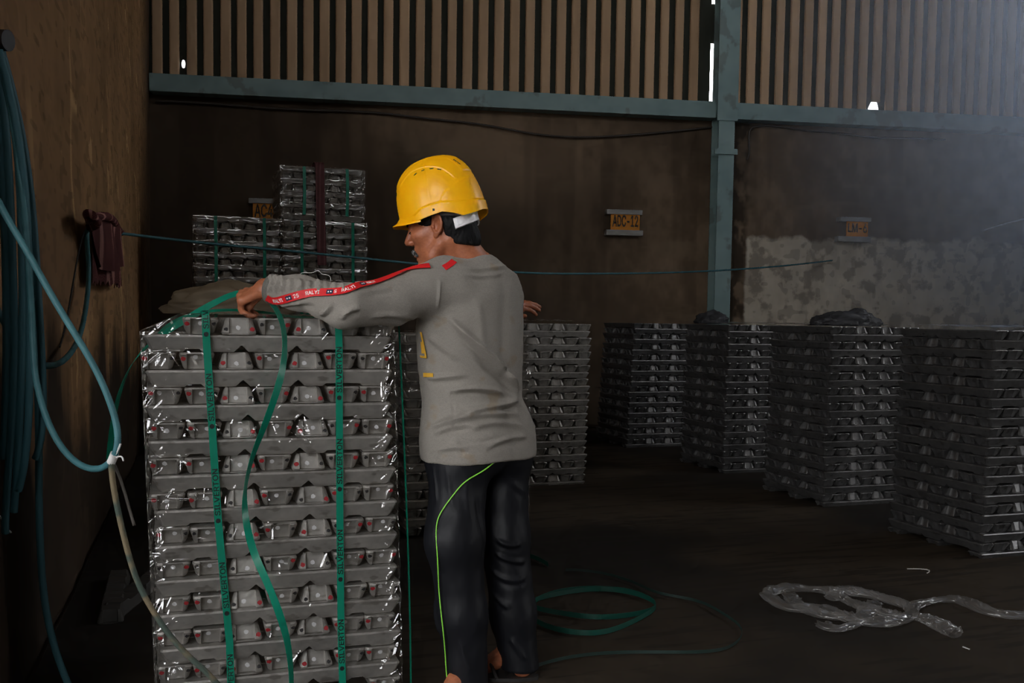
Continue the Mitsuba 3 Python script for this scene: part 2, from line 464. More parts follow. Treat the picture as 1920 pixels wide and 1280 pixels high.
def ingot_base():
    """wide face down at z=0, narrow face up; lobed ends, two break notches and two shallow steps across the narrow face"""
    import manifold3d as m3
    pts = []
    r = 0.011
    a = np.linspace(0, 2 * np.pi, 10, endpoint=False)
    for z, l, w in ((0.0, L_ING / 2 - 0.003, W_ING / 2 - 0.002), (0.006, L_ING / 2, W_ING / 2), (T_ING - 0.007, L_ING / 2 - 0.017, 0.0385), (T_ING, L_ING / 2 - 0.023, 0.0335)):
        for sx in (-1, 1):
            for sy in (-1, 1):
                pts += [(sx * (l - r) + r * math.cos(t), sy * (w - r) + r * math.sin(t), z) for t in a]
    body = m3.Manifold.hull_points(np.array(pts))
    for s in (-1, 1):     # the hollow between the two lobes of each end
        h = m3.Manifold.hull_points(np.array([(s * (L_ING / 2 + dx - (0.021 if z > 0.02 else 0.0)), y, z) for z in (-0.01, T_ING + 0.01) for dx, w in ((0.02, 0.030), (-0.0150, 0.0245)) for y in (-w, w)]))
        body = body - h
        lip = m3.Manifold.hull_points(np.array([(s * (L_ING / 2 + dx), y, z) for z in (0.0, 0.004) for dx in (-0.03, -0.003) for y in (-0.028, 0.028)]))
        body = body + lip
    for x in (-0.07, 0.085):      # break notches
        h = m3.Manifold.hull_points(np.array([(x + dx, y, z) for y in (-0.1, 0.1) for dx, z in ((-0.024, T_ING + 0.003), (0.024, T_ING + 0.003), (-0.002, T_ING - 0.018), (0.002, T_ING - 0.018))]))
        body = body - h
    for x0, x1 in ((-0.25, -0.15), (0.20, 0.235)):
        h = m3.Manifold.hull_points(np.array([(x0 + a_ * e, y, z) if a_ < 0 else (x1 + a_ * e, y, z) for y in (-0.1, 0.1) for a_ in (-1, 1) for e, z in ((0.012, T_ING + 0.003), (0.0, T_ING - 0.008))]))
        body = body - h
    me = body.to_mesh()
    return trimesh.Trimesh(me.vert_properties[:, :3], me.tri_verts, process=False)


def alu_color(p, n, uv):
    a = fbm(p.x * 9, p.y * 9, p.z * 9, octaves=3)
    b = fbm(p.x * 60, p.y * 60, p.z * 60, octaves=3)
    c = mix(hexlin(116, 115, 112), hexlin(186, 182, 175), a * 0.6 + b * 0.4)
    return mix(c, hexlin(96, 90, 82), smoothstep(0.62, 0.74, fbm(p.x * 22, p.y * 22, p.z * 40, octaves=3)) * 0.5)


def alu_bump(p, n, uv):
    return fbm(p.x * 45, p.y * 45, p.z * 70, octaves=3)


mat('mat_alu', alu_color, 0.44, metallic=0.55, specular=0.5, bump=alu_bump, scale=0.0022)
mat('mat_alu_shaded', lambda p, n, uv: alu_color(p, n, uv) * mi.Color3f(0.50, 0.52, 0.56), 0.32, metallic=0.75, specular=0.5)  # same aluminium, with the shade at the right edge put into its colour
# shade on the right-hand stacks painted in as a darker, bluer tone
mat('mat_alu_part_shaded', lambda p, n, uv: alu_color(p, n, uv) * dr.select(p.x > 0.85, mi.Color3f(0.50, 0.52, 0.56), mi.Color3f(0.85, 0.84, 0.82)), 0.36, metallic=0.68, specular=0.5)
mat('mat_red_paint', (0.32, 0.012, 0.02), 0.6)
mat('mat_black_paint', (0.012, 0.012, 0.014), 0.6)
mat('mat_white_paint', (0.62, 0.62, 0.62), 0.7)
ING = ingot_base()
ING_SHAPE = ply(ING, 'mat_alu', smooth=28)
ING_SHADED = ply(ING, 'mat_alu_shaded', smooth=28)
FLIP = np.diag([1.0, -1, -1, 1])
FLIP[2, 3] = T_ING
YAW = math.radians(19)
PATTERN = 'iiuiuii'


def dot_mesh(r, seed):
    rng = np.random.default_rng(seed)
    a = np.linspace(0, 2 * np.pi, 14, endpoint=False)
    rr = r * (1 + rng.normal(0, 0.09, 14))
    v = [[0, 0, 0.0006]] + [[rr[k] * math.cos(a[k]), rr[k] * math.sin(a[k]), 0.0004] for k in range(14)] + [[rr[k] * math.cos(a[k]), rr[k] * math.sin(a[k]), -0.003] for k in range(14)]
    f = [[0, 1 + k, 1 + (k + 1) % 14] for k in range(14)]
    f += [[1 + k, 15 + k, 1 + (k + 1) % 14] for k in range(14)] + [[1 + (k + 1) % 14, 15 + k, 15 + (k + 1) % 14] for k in range(14)]
    return trimesh.Trimesh(v, f, process=False)


RED = [ply(dot_mesh(0.0067, k), 'mat_red_paint') for k in range(3)]
BLACK = [ply(dot_mesh(0.0054, 5 + k), 'mat_black_paint') for k in range(3)]
WHITE = [ply(dot_mesh(0.0066, 9 + k), 'mat_white_paint') for k in range(3)]
ORD = ['first', 'second', 'third', 'fourth', 'fifth', 'sixth', 'seventh', 'eighth', 'ninth', 'tenth', 'eleventh', 'twelfth', 'thirteenth', 'fourteenth']


class Stack:
    """layers from the top down, E = ends on the front face, B = a long side on the front face; frame: u along the front, v into the depth"""

    def __init__(self, corner, top, n, first='E', seed=0, shear=(0.0, 0.0), yaw=YAW, foot=True, drop=()):
        self.M = trans(corner[0], corner[1], 0) @ rotz(yaw)
        rng = np.random.default_rng(seed)
        self.items = []          # (matrix, layer kind, row from top of that kind, index along it, upright)
        z, kind, rows = top, first, {'E': 0, 'B': 0}
        self.W = 7 * 0.1
        lay = 0
        while lay < n:
            z -= 0.0495
            last = foot and lay == n - 1
            ou, ov = shear[0] * (top - z) + rng.normal(0, 0.004), shear[1] * (top - z) + rng.normal(0, 0.003)
            for k in range(7):
                if last and k not in (0, 3, 6):
                    continue
                u_ = PATTERN[k] == 'u' and not last
                w = (k + 0.5) * 0.1 + rng.normal(0, 0.0016)
                o = 0.35 + rng.normal(0, 0.004)
                R = rotz(rng.normal(0, 0.006) + (math.pi / 2 if kind == 'E' else 0) + (math.pi if rng.random() < 0.5 else 0))
                P = trans(w + ou, o + ov, z) if kind == 'E' else trans(o + ou, w + ov, z)
                self.items.append((self.M @ P @ R @ (np.eye(4) if u_ else FLIP), kind, rows[kind], k, u_))
            rows[kind] += 1
            kind = 'B' if kind == 'E' else 'E'
            lay += 1
        self.bottom = z

    def world(self, u, v, z):
        return (self.M @ np.array([u, v, z, 1.0]))[:3]


rest = []                        # matrices of the ingots beyond the individual ones
ING_V, ING_F = np.array(ING.vertices), np.array(ING.faces)


def ingot(M, label, group, dots=None, rng=None, shape=None):
    k = name('ingot')
    if dots is None:
        scene[k] = moved(shape or ING_SHAPE, M)
    else:
        scene[k + '__body'] = moved(ING_SHAPE, M)
        side = dots                                  # which end of the ingot (sign of its local x) looks out
        flip = rng.random() < 0.5
        z0 = 0.017 + rng.normal(0, 0.002)
        for shapes, key, y, z in ((RED, 'red_dot', 0.036, z0), (BLACK, 'black_dot', -0.036, z0), (WHITE, 'white_dot', 0.002 + rng.normal(0, 0.004), 0.02 + rng.normal(0, 0.003))):
            y = y * (-1 if flip else 1)
            if key == 'white_dot':
                x, tilt = L_ING / 2 - 0.0150 - 0.021 * (z + 0.01) / (T_ING + 0.02), math.atan2(0.021, T_ING + 0.02)
            else:
                x, tilt = L_ING / 2 - 0.017 * (z - 0.006) / (T_ING - 0.013), math.atan2(0.017, T_ING - 0.013)
            nrm = np.array([side * math.cos(tilt), 0, math.sin(tilt)])
            ax = np.array([0, 1.0, 0])
            D = np.eye(4)
            D[:3, 0], D[:3, 1], D[:3, 2], D[:3, 3] = ax, np.cross(nrm, ax), nrm, [side * x, y, z]
            scene[f'{k}__{key}'] = moved(shapes[rng.integers(3)], M @ D)
    tag(k, label=label, category='ingot', group=group)
    return k


def facing(M, stack, axis):
    """sign of the local x end that looks out of the front face (axis 1) or the left face (axis 0)"""
    d = np.linalg.inv(stack.M)[:3, :3] @ M[:3, 0]
    return -1 if d[axis] > 0 else 1


front = Stack((-1.022, 2.745), 1.1775, 23, 'E', seed=3, shear=(0.032, 0.0))
rng = np.random.default_rng(17)
for M, kind, row, k, u_ in front.items:
    look = 'pale upright' if u_ else 'grey inverted'
    if kind == 'E' and row == 0 and k == 0:
        continue
    if kind == 'E':
        ingot(M, f'{look} ingot end with paint dots, {ORD[k]} from left, {ORD[row]} end row of front stack', 'ingot ends on the wrapped front stack', facing(M, front, 1), rng)
    elif k == 0:
        ingot(M, f'long grey ingot lying sideways, {ORD[row]} long bar from the top of front stack', 'long bars on the wrapped front stack')
    else:
        rest.append(M)
near = Stack((2.43, 5.02), 1.165, 24, 'E', seed=5, shear=(-0.03, 0.0))
for M, kind, row, k, u_ in near.items:
    if kind == 'B' and row < 12:
        ingot(M, f'ingot end {ORD[k]} from the corner, {ORD[row]} left-face row of the stack cut by right edge', 'ingots of the stack at the right edge', shape=ING_SHADED)
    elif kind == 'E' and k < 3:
        ingot(M, f'ingot {ORD[k]} from the corner on right face, {ORD[row]} row, stack at right edge', 'ingots of the stack at the right edge', shape=ING_SHADED)
    else:
        rest.append(M)
mid = Stack((-0.085, 6.97), 1.16, 24, 'E', seed=7, shear=(-0.02, 0.0))
for M, kind, row, k, u_ in mid.items:
    if kind == 'E' and k >= 2 and not (row == 11 and k > 6):
        ingot(M, f'ingot end {ORD[6 - k]} from the right in {ORD[row]} row of stack behind the man', 'ingots of the stack right of the man')
    elif kind == 'B' and k == 0:
        ingot(M, f'long bar, {ORD[row]} from the top of the stack right behind the man', 'ingots of the stack right of the man')
    else:
        rest.append(M)
behind = Stack((-0.565, 5.27), 1.10, 22, 'B', seed=8)
right3 = Stack((2.05, 6.40), 1.17, 24, 'E', seed=9, shear=(-0.03, 0.0))
right2 = Stack((1.68, 7.76), 1.17, 24, 'E', seed=10, shear=(-0.02, 0.0))
right1 = Stack((1.13, 9.30), 1.17, 24, 'E', seed=11, shear=(-0.05, 0.0))
tall1 = Stack((-2.62, 8.20), 2.00, 17, 'B', seed=12)
tall1b = Stack((-2.62, 8.22), tall1.bottom, 23, 'B', seed=13)
tall2 = Stack((-1.95, 8.38), 2.44, 9, 'B', seed=14)
tall2b = Stack((-1.93, 8.38), tall2.bottom, 18, 'B', seed=15)
tall2c = Stack((-1.93, 8.38), tall2b.bottom, 22, 'B', seed=16)
for st in (behind, right1, right2, right3, tall1, tall1b, tall2, tall2b, tall2c):
    rest += [i[0] for i in st.items]
V = np.einsum('kij,nj->kni', np.array(rest)[:, :3, :3], ING_V) + np.array(rest)[:, None, :3, 3]
Fs = ING_F[None] + (np.arange(len(rest)) * len(ING_V))[:, None, None]
put('stacked_ingots', ply((V.reshape(-1, 3), Fs.reshape(-1, 3)), 'mat_alu_part_shaded'), label='aluminium ingots filling the stacks farther back in the shed', category='ingots', kind='stuff')
# ---------------------------------------------------------------- the man: distance fields, meshed
f32 = np.float32


def smin(a, b, k):
    h = np.maximum(k - np.abs(a - b), 0) / k
    return np.minimum(a, b) - h * h * k * 0.25


def smax(a, b, k):
    return -smin(-a, -b, k)


def cone(P, a, b, ra, rb):
    a, b = np.asarray(a, f32), np.asarray(b, f32)
    ab = b - a
    t = np.clip(((P - a) @ ab) / (ab @ ab), 0, 1)
    return np.linalg.norm(P - a - t[:, None] * ab, axis=1) - (ra + t * (rb - ra))


def chain(P, pts, rad, k):
    d = None
    for i in range(len(pts) - 1):
        c = cone(P, pts[i], pts[i + 1], rad[i], rad[i + 1])
        d = c if d is None else smin(d, c, k)
    return d


def ell(P, c, r):
    q = P - np.asarray(c, f32)
    r = np.asarray(r, f32)
    k0 = np.linalg.norm(q / r, axis=1)
    k1 = np.linalg.norm(q / (r * r), axis=1)
    return k0 * (k0 - 1) / np.maximum(k1, 1e-6)


def mesh_sdf(fn, lo, hi, h):
    """surface nets over a box, evaluated only near the surface"""
    lo, hi = np.asarray(lo, float), np.asarray(hi, float)
    B = 4
    n = (np.ceil((hi - lo) / h / B).astype(int)) * B
    g = [lo[k] + h * (np.arange(n[k] // B) * B + (B - 1) / 2) for k in range(3)]
    C = np.stack(np.meshgrid(*g, indexing='ij'), -1).reshape(-1, 3).astype(f32)
    dc = np.concatenate([fn(c) for c in np.array_split(C, max(1, len(C) // 400000 + 1))])
    act = np.nonzero(np.abs(dc) < h * B * 1.25)[0]
    D = np.repeat(np.repeat(np.repeat(dc.reshape(n // B), B, 0), B, 1), B, 2).astype(f32)
    off = np.stack(np.meshgrid(*[np.arange(B)] * 3, indexing='ij'), -1).reshape(-1, 3)
    ijk = np.stack(np.unravel_index(act, n // B), 1)[:, None] * B + off[None]
    ijk = ijk.reshape(-1, 3)
    P = (lo + h * ijk).astype(f32)
    d = np.concatenate([fn(c) for c in np.array_split(P, max(1, len(P) // 400000 + 1))])
    D[ijk[:, 0], ijk[:, 1], ijk[:, 2]] = d
    s = D < 0
    any_, all_ = None, None
    cor = [(a, b, c) for a in (0, 1) for b in (0, 1) for c in (0, 1)]
    sl = lambda A, o: A[o[0]:n[0] - 1 + o[0], o[1]:n[1] - 1 + o[1], o[2]:n[2] - 1 + o[2]]
    any_, all_ = sl(s, cor[0]).copy(), sl(s, cor[0]).copy()
    for o in cor[1:]:
        any_ |= sl(s, o)
        all_ &= sl(s, o)
    cells = np.argwhere(any_ & ~all_)
    val = np.stack([D[cells[:, 0] + o[0], cells[:, 1] + o[1], cells[:, 2] + o[2]] for o in cor], 1)
    acc, cnt = np.zeros((len(cells), 3)), np.zeros(len(cells))
    for i, a in enumerate(cor):
        for j, b in enumerate(cor):
            if j > i and sum(abs(a[k] - b[k]) for k in range(3)) == 1:
                m = (val[:, i] < 0) != (val[:, j] < 0)
                t = np.where(m, val[:, i] / np.where(m, val[:, i] - val[:, j], 1), 0)
                acc += m[:, None] * (np.array(a) + t[:, None] * (np.array(b) - np.array(a)))
                cnt += m
    V = lo + h * (cells + acc / cnt[:, None])
    idx = np.full(tuple(n), -1)
    idx[cells[:, 0], cells[:, 1], cells[:, 2]] = np.arange(len(cells))
    F = []
    for ax in range(3):
        b, c = (ax + 1) % 3, (ax + 2) % 3
        lo_s = [slice(None)] * 3
        hi_s = [slice(None)] * 3
        lo_s[ax], hi_s[ax] = slice(0, -1), slice(1, None)
        e = np.argwhere(s[tuple(lo_s)] != s[tuple(hi_s)])
        e = e[(e[:, b] > 0) & (e[:, c] > 0)]
        q = []
        for db, dc_ in ((-1, -1), (0, -1), (0, 0), (-1, 0)):
            w = e.copy()
            w[:, b] += db
            w[:, c] += dc_
            q.append(idx[w[:, 0], w[:, 1], w[:, 2]])
        q = np.stack(q, 1)
        inside = s[e[:, 0], e[:, 1], e[:, 2]]
        q[~inside] = q[~inside][:, ::-1]
        q = q[(q >= 0).all(1)]
        F += [q[:, [0, 1, 2]], q[:, [0, 2, 3]]]
    return trimesh.Trimesh(V, np.vstack(F), process=False)


def normals(m):
    v, f = np.asarray(m.vertices), np.asarray(m.faces)
    nn, fa = np.zeros_like(v), np.cross(v[f[:, 1]] - v[f[:, 0]], v[f[:, 2]] - v[f[:, 0]])
    for k in range(3):
        np.add.at(nn, f[:, k], fa)
    return nn / np.maximum(np.linalg.norm(nn, axis=1, keepdims=True), 1e-12)


def dist_line(P, pts):
    """distance to a polyline, how far along (0..1) and the point's offset from it"""
    pts = np.asarray(pts, float)
    best, along, off = np.full(len(P), 9.0), np.zeros(len(P)), np.zeros_like(P)
    L = np.r_[0, np.cumsum(np.linalg.norm(np.diff(pts, axis=0), axis=1))]
    for i in range(len(pts) - 1):
        ab = pts[i + 1] - pts[i]
        t = np.clip(((P - pts[i]) @ ab) / (ab @ ab), 0, 1)
        o = P - pts[i] - t[:, None] * ab
        d = np.linalg.norm(o, axis=1)
        m = d < best
        best[m], along[m], off[m] = d[m], ((L[i] + t * (L[i + 1] - L[i])) / L[-1])[m], o[m]
    return best, along, off


def folds(m, lines, gain=1.0):
    """push a cloth mesh out (or in) along lines: (points, height, half width); each ridge fades at its ends and has a hollow below it"""
    v, nn = np.array(m.vertices), normals(m)
    out = np.zeros(len(v))
    for pts, amp, w in lines:
        amp, w = amp * gain, w * 0.85
        c = spline(pts, 14)
        lo, hi = c.min(0) - 4 * w, c.max(0) + 4 * w
        k = np.nonzero(((v > lo) & (v < hi)).all(1))[0]
        if not len(k):
            continue
        d, t, o = dist_line(v[k], c)
        fade = np.clip(np.minimum(t, 1 - t) * 5, 0, 1)
        below = np.linalg.norm(v[k] - (v[k] - o) + np.array([0, 0, 1.8 * w]), axis=1)
        out[k] += amp * fade * (np.exp(-(d / w) ** 2) - 0.6 * np.exp(-(below / (1.2 * w)) ** 2))
    return trimesh.Trimesh(v + nn * out[:, None], m.faces, process=False)


# body frame
A_BODY = math.radians(52)
Fb = np.array([-math.sin(A_BODY), math.cos(A_BODY), 0])
Lb = np.array([-math.cos(A_BODY), -math.sin(A_BODY), 0])
S_L, S_R = np.array([-0.225, 3.075, 1.300]), np.array([-0.055, 3.315, 1.272])
E_L, W_L = at(655, 570, 2.86), at(497, 540, 2.93)
E_R, W_R = np.array([-0.10, 3.56, 1.16]), np.array([-0.045, 3.76, 1.23])
HIP_L, HIP_R = np.array([-0.155, 3.14, 0.82]), np.array([-0.045, 3.27, 0.82])
K_L, K_R = at(853, 1010, 3.07), at(945, 1005, 3.24)
AN_L, AN_R = np.array([-0.128, 3.09, 0.085]), np.array([0.012, 3.23, 0.085])
FOOT_L, FOOT_R = unit(np.array([-0.62, -0.78, 0])), unit(np.array([-0.97, 0.05, 0]))
NECK = at(893, 512, 3.19)
# head frame: a forward, l to the man's left (towards the camera), u up; origin between the ears
HEAD = at(830, 430, 3.17)
yaw_h, pit_h = math.radians(78), math.radians(15)
fh = np.array([-math.sin(yaw_h) * math.cos(pit_h), math.cos(yaw_h) * math.cos(pit_h), -math.sin(pit_h)])
lh = unit(np.cross([0, 0, 1.0], fh))
uh = np.cross(fh, lh)
MH = np.eye(4)
MH[:3, 0], MH[:3, 1], MH[:3, 2], MH[:3, 3] = fh, lh, uh, HEAD
MHi = np.linalg.inv(MH)


def head_local(P):
    return ((P - HEAD.astype(f32)) @ np.stack([fh, lh, uh], 1).astype(f32)).astype(f32)


def sym(Q):
    q = Q.copy()
    q[:, 1] = np.abs(q[:, 1])
    return q


NECK_L = (MHi @ np.r_[NECK, 1])[:3]


def skull(Q):
    return ell(Q, (-0.006, 0, 0.042), (0.098, 0.076, 0.098))


def head_sdf(Q):
    q = sym(Q)
    d = skull(Q)
    d = smin(d, ell(Q, (0.040, 0, -0.030), (0.058, 0.060, 0.080)), 0.03)          # face block
    d = smin(d, chain(q, [(0.002, 0.058, -0.050), (0.040, 0.046, -0.083), (0.078, 0.014, -0.098)], [0.017, 0.016, 0.018], 0.02), 0.03)   # jaw
    d = smin(d, ell(Q, (0.082, 0, -0.096), (0.020, 0.024, 0.018)), 0.02)           # chin
    d = smin(d, ell(q, (0.062, 0.046, -0.006), (0.030, 0.024, 0.022)), 0.025)      # cheekbone
    d = smin(d, cone(q, (0.094, 0.010, 0.040), (0.080, 0.046, 0.038), 0.011, 0.009), 0.016)   # brow
    d = smax(d, -ell(q, (0.104, 0.035, 0.020), (0.019, 0.018, 0.012)), 0.012)      # eye socket
    d = smin(d, ell(q, (0.0845, 0.033, 0.018), (0.0135, 0.0165, 0.0125)), 0.003)    # lowered lid over the eyeball
    d = smax(d, -cone(q, (0.102, 0.020, 0.0105), (0.096, 0.046, 0.0115), 0.0016, 0.0016), 0.003)   # lash line
    d = smin(d, cone(Q, (0.098, 0, 0.026), (0.1195, 0, -0.010), 0.0095, 0.0125), 0.010)   # nose
    d = smin(d, ell(q, (0.108, 0.0125, -0.0165), (0.0125, 0.0085, 0.0095)), 0.006)
    d = smax(d, -ell(q, (0.1135, 0.0075, -0.0255), (0.006, 0.0042, 0.005)), 0.003)  # nostril
    d = smin(d, ell(Q, (0.084, 0, -0.050), (0.022, 0.030, 0.022)), 0.015)
    d = smin(d, ell(q, (0.0985, 0.008, -0.0605), (0.010, 0.020, 0.0055)), 0.005)   # lips
    d = smin(d, ell(Q, (0.0955, 0, -0.0735), (0.010, 0.020, 0.0065)), 0.005)
    d = smax(d, -cone(q, (0.110, 0, -0.0670), (0.092, 0.027, -0.0690), 0.0013, 0.001), 0.003)
    d = smax(d, -cone(q, (0.104, 0.021, -0.022), (0.092, 0.034, -0.060), 0.0016, 0.001), 0.008)  # cheek fold
    # ear: a tilted shell with a rim, a bowl and a lobe
    e = q - np.array([-0.006, 0.078, 0.002], f32)
    ct, st = math.cos(0.28), math.sin(0.28)
    ex, ez = e[:, 0] * ct + e[:, 2] * st, -e[:, 0] * st + e[:, 2] * ct
    ey = e[:, 1] + 0.30 * e[:, 0]
    R3 = np.stack([ex, ey, ez], 1)
    ear = ell(R3, (0, 0, 0.004), (0.0195, 0.0075, 0.031))
    rim_r = np.sqrt((R3[:, 0] / 0.0155) ** 2 + ((R3[:, 2] - 0.006) / 0.026) ** 2)
    rim = np.sqrt(((rim_r - 1) * 0.018) ** 2 + (R3[:, 1] - 0.005) ** 2) - 0.0042
    rim = smax(rim, R3[:, 0] - 0.009, 0.004)
    ear = smin(ear, rim, 0.004)
    ear = smax(ear, -ell(R3, (0.002, 0.0085, 0.001), (0.0120, 0.0115, 0.0185)), 0.003)
    ear = smin(ear, ell(R3, (0.005, 0.001, -0.027), (0.0085, 0.006, 0.0095)), 0.005)
    ear = smin(ear, ell(R3, (0.0125, 0.004, -0.004), (0.004, 0.005, 0.007)), 0.003)
    d = smin(d, ear, 0.006)
    # neck, with the long muscle from behind the ear to the collar
    n0, n1 = np.array([-0.030, 0, -0.045]), NECK_L
    d = smin(d, cone(Q, n0, n1, 0.056, 0.066), 0.03)
    d = smin(d, cone(q, (-0.030, 0.050, -0.040), (n1[0] + 0.055, n1[1] * 0.2 + 0.022, n1[2] + 0.004), 0.013, 0.012), 0.016)
    return d


def finger(P, base, dirs, lens, r0, r1):
    p = [np.asarray(base, float)]
    for d_, l_ in zip(dirs, lens):
        p.append(p[-1] + unit(d_) * l_)
    r = np.linspace(r0, r1, len(p))
    return chain(P, p, r, 0.004), p


def hand(P, W, d, n, arm, bend, thumb_dir, side, curl=1.0):
    """W wrist, d towards the fingers, n out of the back of the hand; side: +1 the thumb lies along n x d"""
    d, n = unit(d), unit(n)
    n = unit(n - d * np.dot(n, d))
    a = np.cross(n, d) * side                      # towards the thumb
    lens = [(0.036, 0.023, 0.018), (0.042, 0.027, 0.020), (0.045, 0.030, 0.021), (0.041, 0.026, 0.020)]
    out = cone(P, np.asarray(arm), W, 0.033, 0.027)
    mcp = [W + d * L + a * o + n * h for L, o, h in ((0.074, -0.031, -0.004), (0.082, -0.011, 0.003), (0.085, 0.010, 0.004), (0.081, 0.030, 0.0))]
    palm = None
    for i in range(4):
        c = cone(P, W + a * (-0.017 + 0.0115 * i) + d * 0.004, mcp[i] - n * 0.004, 0.0165, 0.0118)
        palm = c if palm is None else smin(palm, c, 0.012)
    out = smin(out, palm, 0.02)
    tips = []
    for i in range(4):
        b = bend[i]
        dirs = []
        ang = 0.0
        for k in range(3):
            ang += b[k] * curl
            dirs.append(d * math.cos(ang) - n * math.sin(ang) + a * (0.10 - 0.066 * (3 - i)) * math.cos(ang) * -0.5)
        f_, p_ = finger(P, mcp[i], dirs, lens[i], 0.0100 if i else 0.0088, 0.0072 if i else 0.0064)
        out = smin(out, f_, 0.0045)
        out = smin(out, np.linalg.norm(P - (mcp[i] + n * 0.003).astype(f32), axis=1) - 0.0095, 0.006)    # knuckle
        tips.append(p_)
    tb = W + d * 0.022 + a * 0.024 - n * 0.008
    t0 = tb + unit(thumb_dir[0]) * 0.040
    t1 = t0 + unit(thumb_dir[1]) * 0.032
    t2 = t1 + unit(thumb_dir[2]) * 0.024
    th = chain(P, [tb, t0, t1, t2], [0.0150, 0.0120, 0.0105, 0.0082], 0.006)
    return smin(out, th, 0.009), tips


d_L = np.array([-0.84, 0.30, -0.26])
n_L = np.array([-0.16, -0.42, 0.9])
BEND_L = [(1.15, 1.1, 0.6), (1.1, 0.95, 0.5), (1.0, 0.85, 0.45), (0.95, 0.8, 0.4)]
TH_L = [(-0.55, 0.45, -0.55), (-0.55, -0.1, -0.7), (-0.5, -0.25, -0.75)]


def left_hand(P):
    return hand(P, W_L, d_L, n_L, W_L + unit(E_L - W_L) * 0.10, BEND_L, TH_L, -1)


d_R = np.array([0.80, 0.45, 0.10])
n_R = np.array([0.0, -0.35, 0.93])
BEND_R = [(0.25, 0.3, 0.2), (0.18, 0.25, 0.15), (0.12, 0.2, 0.15), (0.10, 0.2, 0.1)]
TH_R = [(0.6, -0.2, -0.5), (0.85, 0.0, -0.25), (0.9, 0.1, -0.1)]


def right_hand(P):
    return hand(P, W_R, d_R, n_R, W_R + unit(E_R - W_R) * 0.10, BEND_R, TH_R, +1)


def torso_frame(P, c):
    q = P - np.asarray(c, f32)
    return np.stack([q @ Fb.astype(f32), q @ Lb.astype(f32), q[:, 2]], 1)


TORSO = [(1.37, -0.118, 3.195, 0.070, 0.085), (1.33, -0.122, 3.20, 0.098, 0.150), (1.26, -0.130, 3.20, 0.124, 0.188), (1.15, -0.135, 3.205, 0.134, 0.194), (1.02, -0.132, 3.205, 0.131, 0.186),
         (0.93, -0.126, 3.20, 0.128, 0.178), (0.84, -0.112, 3.20, 0.136, 0.190), (0.74, -0.100, 3.20, 0.139, 0.196), (0.60, -0.098, 3.20, 0.139, 0.196)]
TZ = np.array([t[0] for t in TORSO])[::-1]
TT = np.array(TORSO)[::-1]


def torso(P, grow=0.0):
    z = np.clip(P[:, 2], TZ[0], TZ[-1])
    cx, cy, rf, rl = (np.interp(z, TZ, TT[:, k]).astype(f32) for k in (1, 2, 3, 4))
    qx, qy = P[:, 0] - cx, P[:, 1] - cy
    a, l = qx * f32(Fb[0]) + qy * f32(Fb[1]), qx * f32(Lb[0]) + qy * f32(Lb[1])
    rf, rl = rf + grow, rl + grow
    k0 = ((np.abs(a) / rf) ** 2.3 + (np.abs(l) / rl) ** 2.3) ** (1 / 2.3)
    d = (k0 - 1) * np.minimum(rf, rl) * 0.95
    spine = np.exp(-(l / 0.022) ** 2) * np.clip(-a / 0.1, 0, 1) * 0.006
    return smax(d + spine, np.maximum(P[:, 2] - 1.37, 0.70 - P[:, 2]), 0.05)


def body_sdf(P):
    d = torso(P, -0.014)
    d = smin(d, chain(P, [NECK + np.array([0.0, 0.0, 0.02]), NECK - np.array([0, 0, 0.08])], [0.058, 0.075], 0.02), 0.03)
    for S, E, W in ((S_L, E_L, W_L), (S_R, E_R, W_R)):
        d = smin(d, chain(P, [S, E, W], [0.052, 0.040, 0.028], 0.02), 0.03)
    for Hp, K, A_ in ((HIP_L, K_L, AN_L), (HIP_R, K_R, AN_R)):
        d = smin(d, chain(P, [Hp, K, A_], [0.080, 0.052, 0.036], 0.03), 0.03)
        Fd = FOOT_L if A_ is AN_L else FOOT_R
        Ld = np.array([-Fd[1], Fd[0], 0])
        heel, ball = A_ - Fd * 0.035 - np.array([0, 0, 0.050]), A_ + Fd * 0.10 - np.array([0, 0, 0.058])
        d = smin(d, chain(P, [A_, heel], [0.034, 0.032], 0.02), 0.02)
        d = smin(d, chain(P, [A_ + Fd * 0.01, ball], [0.036, 0.024], 0.02), 0.02)
        for k in range(5):
            s_ = (k - 2) * 0.017
            side = Ld if A_ is AN_R else -Ld
            t0 = ball + side * s_
            tl = 0.062 - 0.008 * abs(k - 3.2)
            d = smin(d, chain(P, [ball + side * s_ * 0.9, t0 + Fd * tl * 0.7 + np.array([0, 0, -0.004]), t0 + Fd * tl + np.array([0, 0, -0.010])], [0.016, 0.0105 if k < 4 else 0.013, 0.0085 if k < 4 else 0.0105], 0.006), 0.008)
    return d


def joined(ms):
    import manifold3d as m3
    try:
        out = None
        for m in ms:
            g = m3.Manifold(m3.Mesh(np.asarray(m.vertices, np.float32), np.asarray(m.faces, np.uint32)))
            if g.is_empty():
                raise ValueError(str(g.status()))
            out = g if out is None else out + g
        me = out.to_mesh()
        return trimesh.Trimesh(me.vert_properties[:, :3], me.tri_verts, process=False)
    except Exception as e:
        print('union failed', e)
        return cat(ms)


def from_head(m):
    m = m.copy()
    m.apply_transform(MH)
    return m


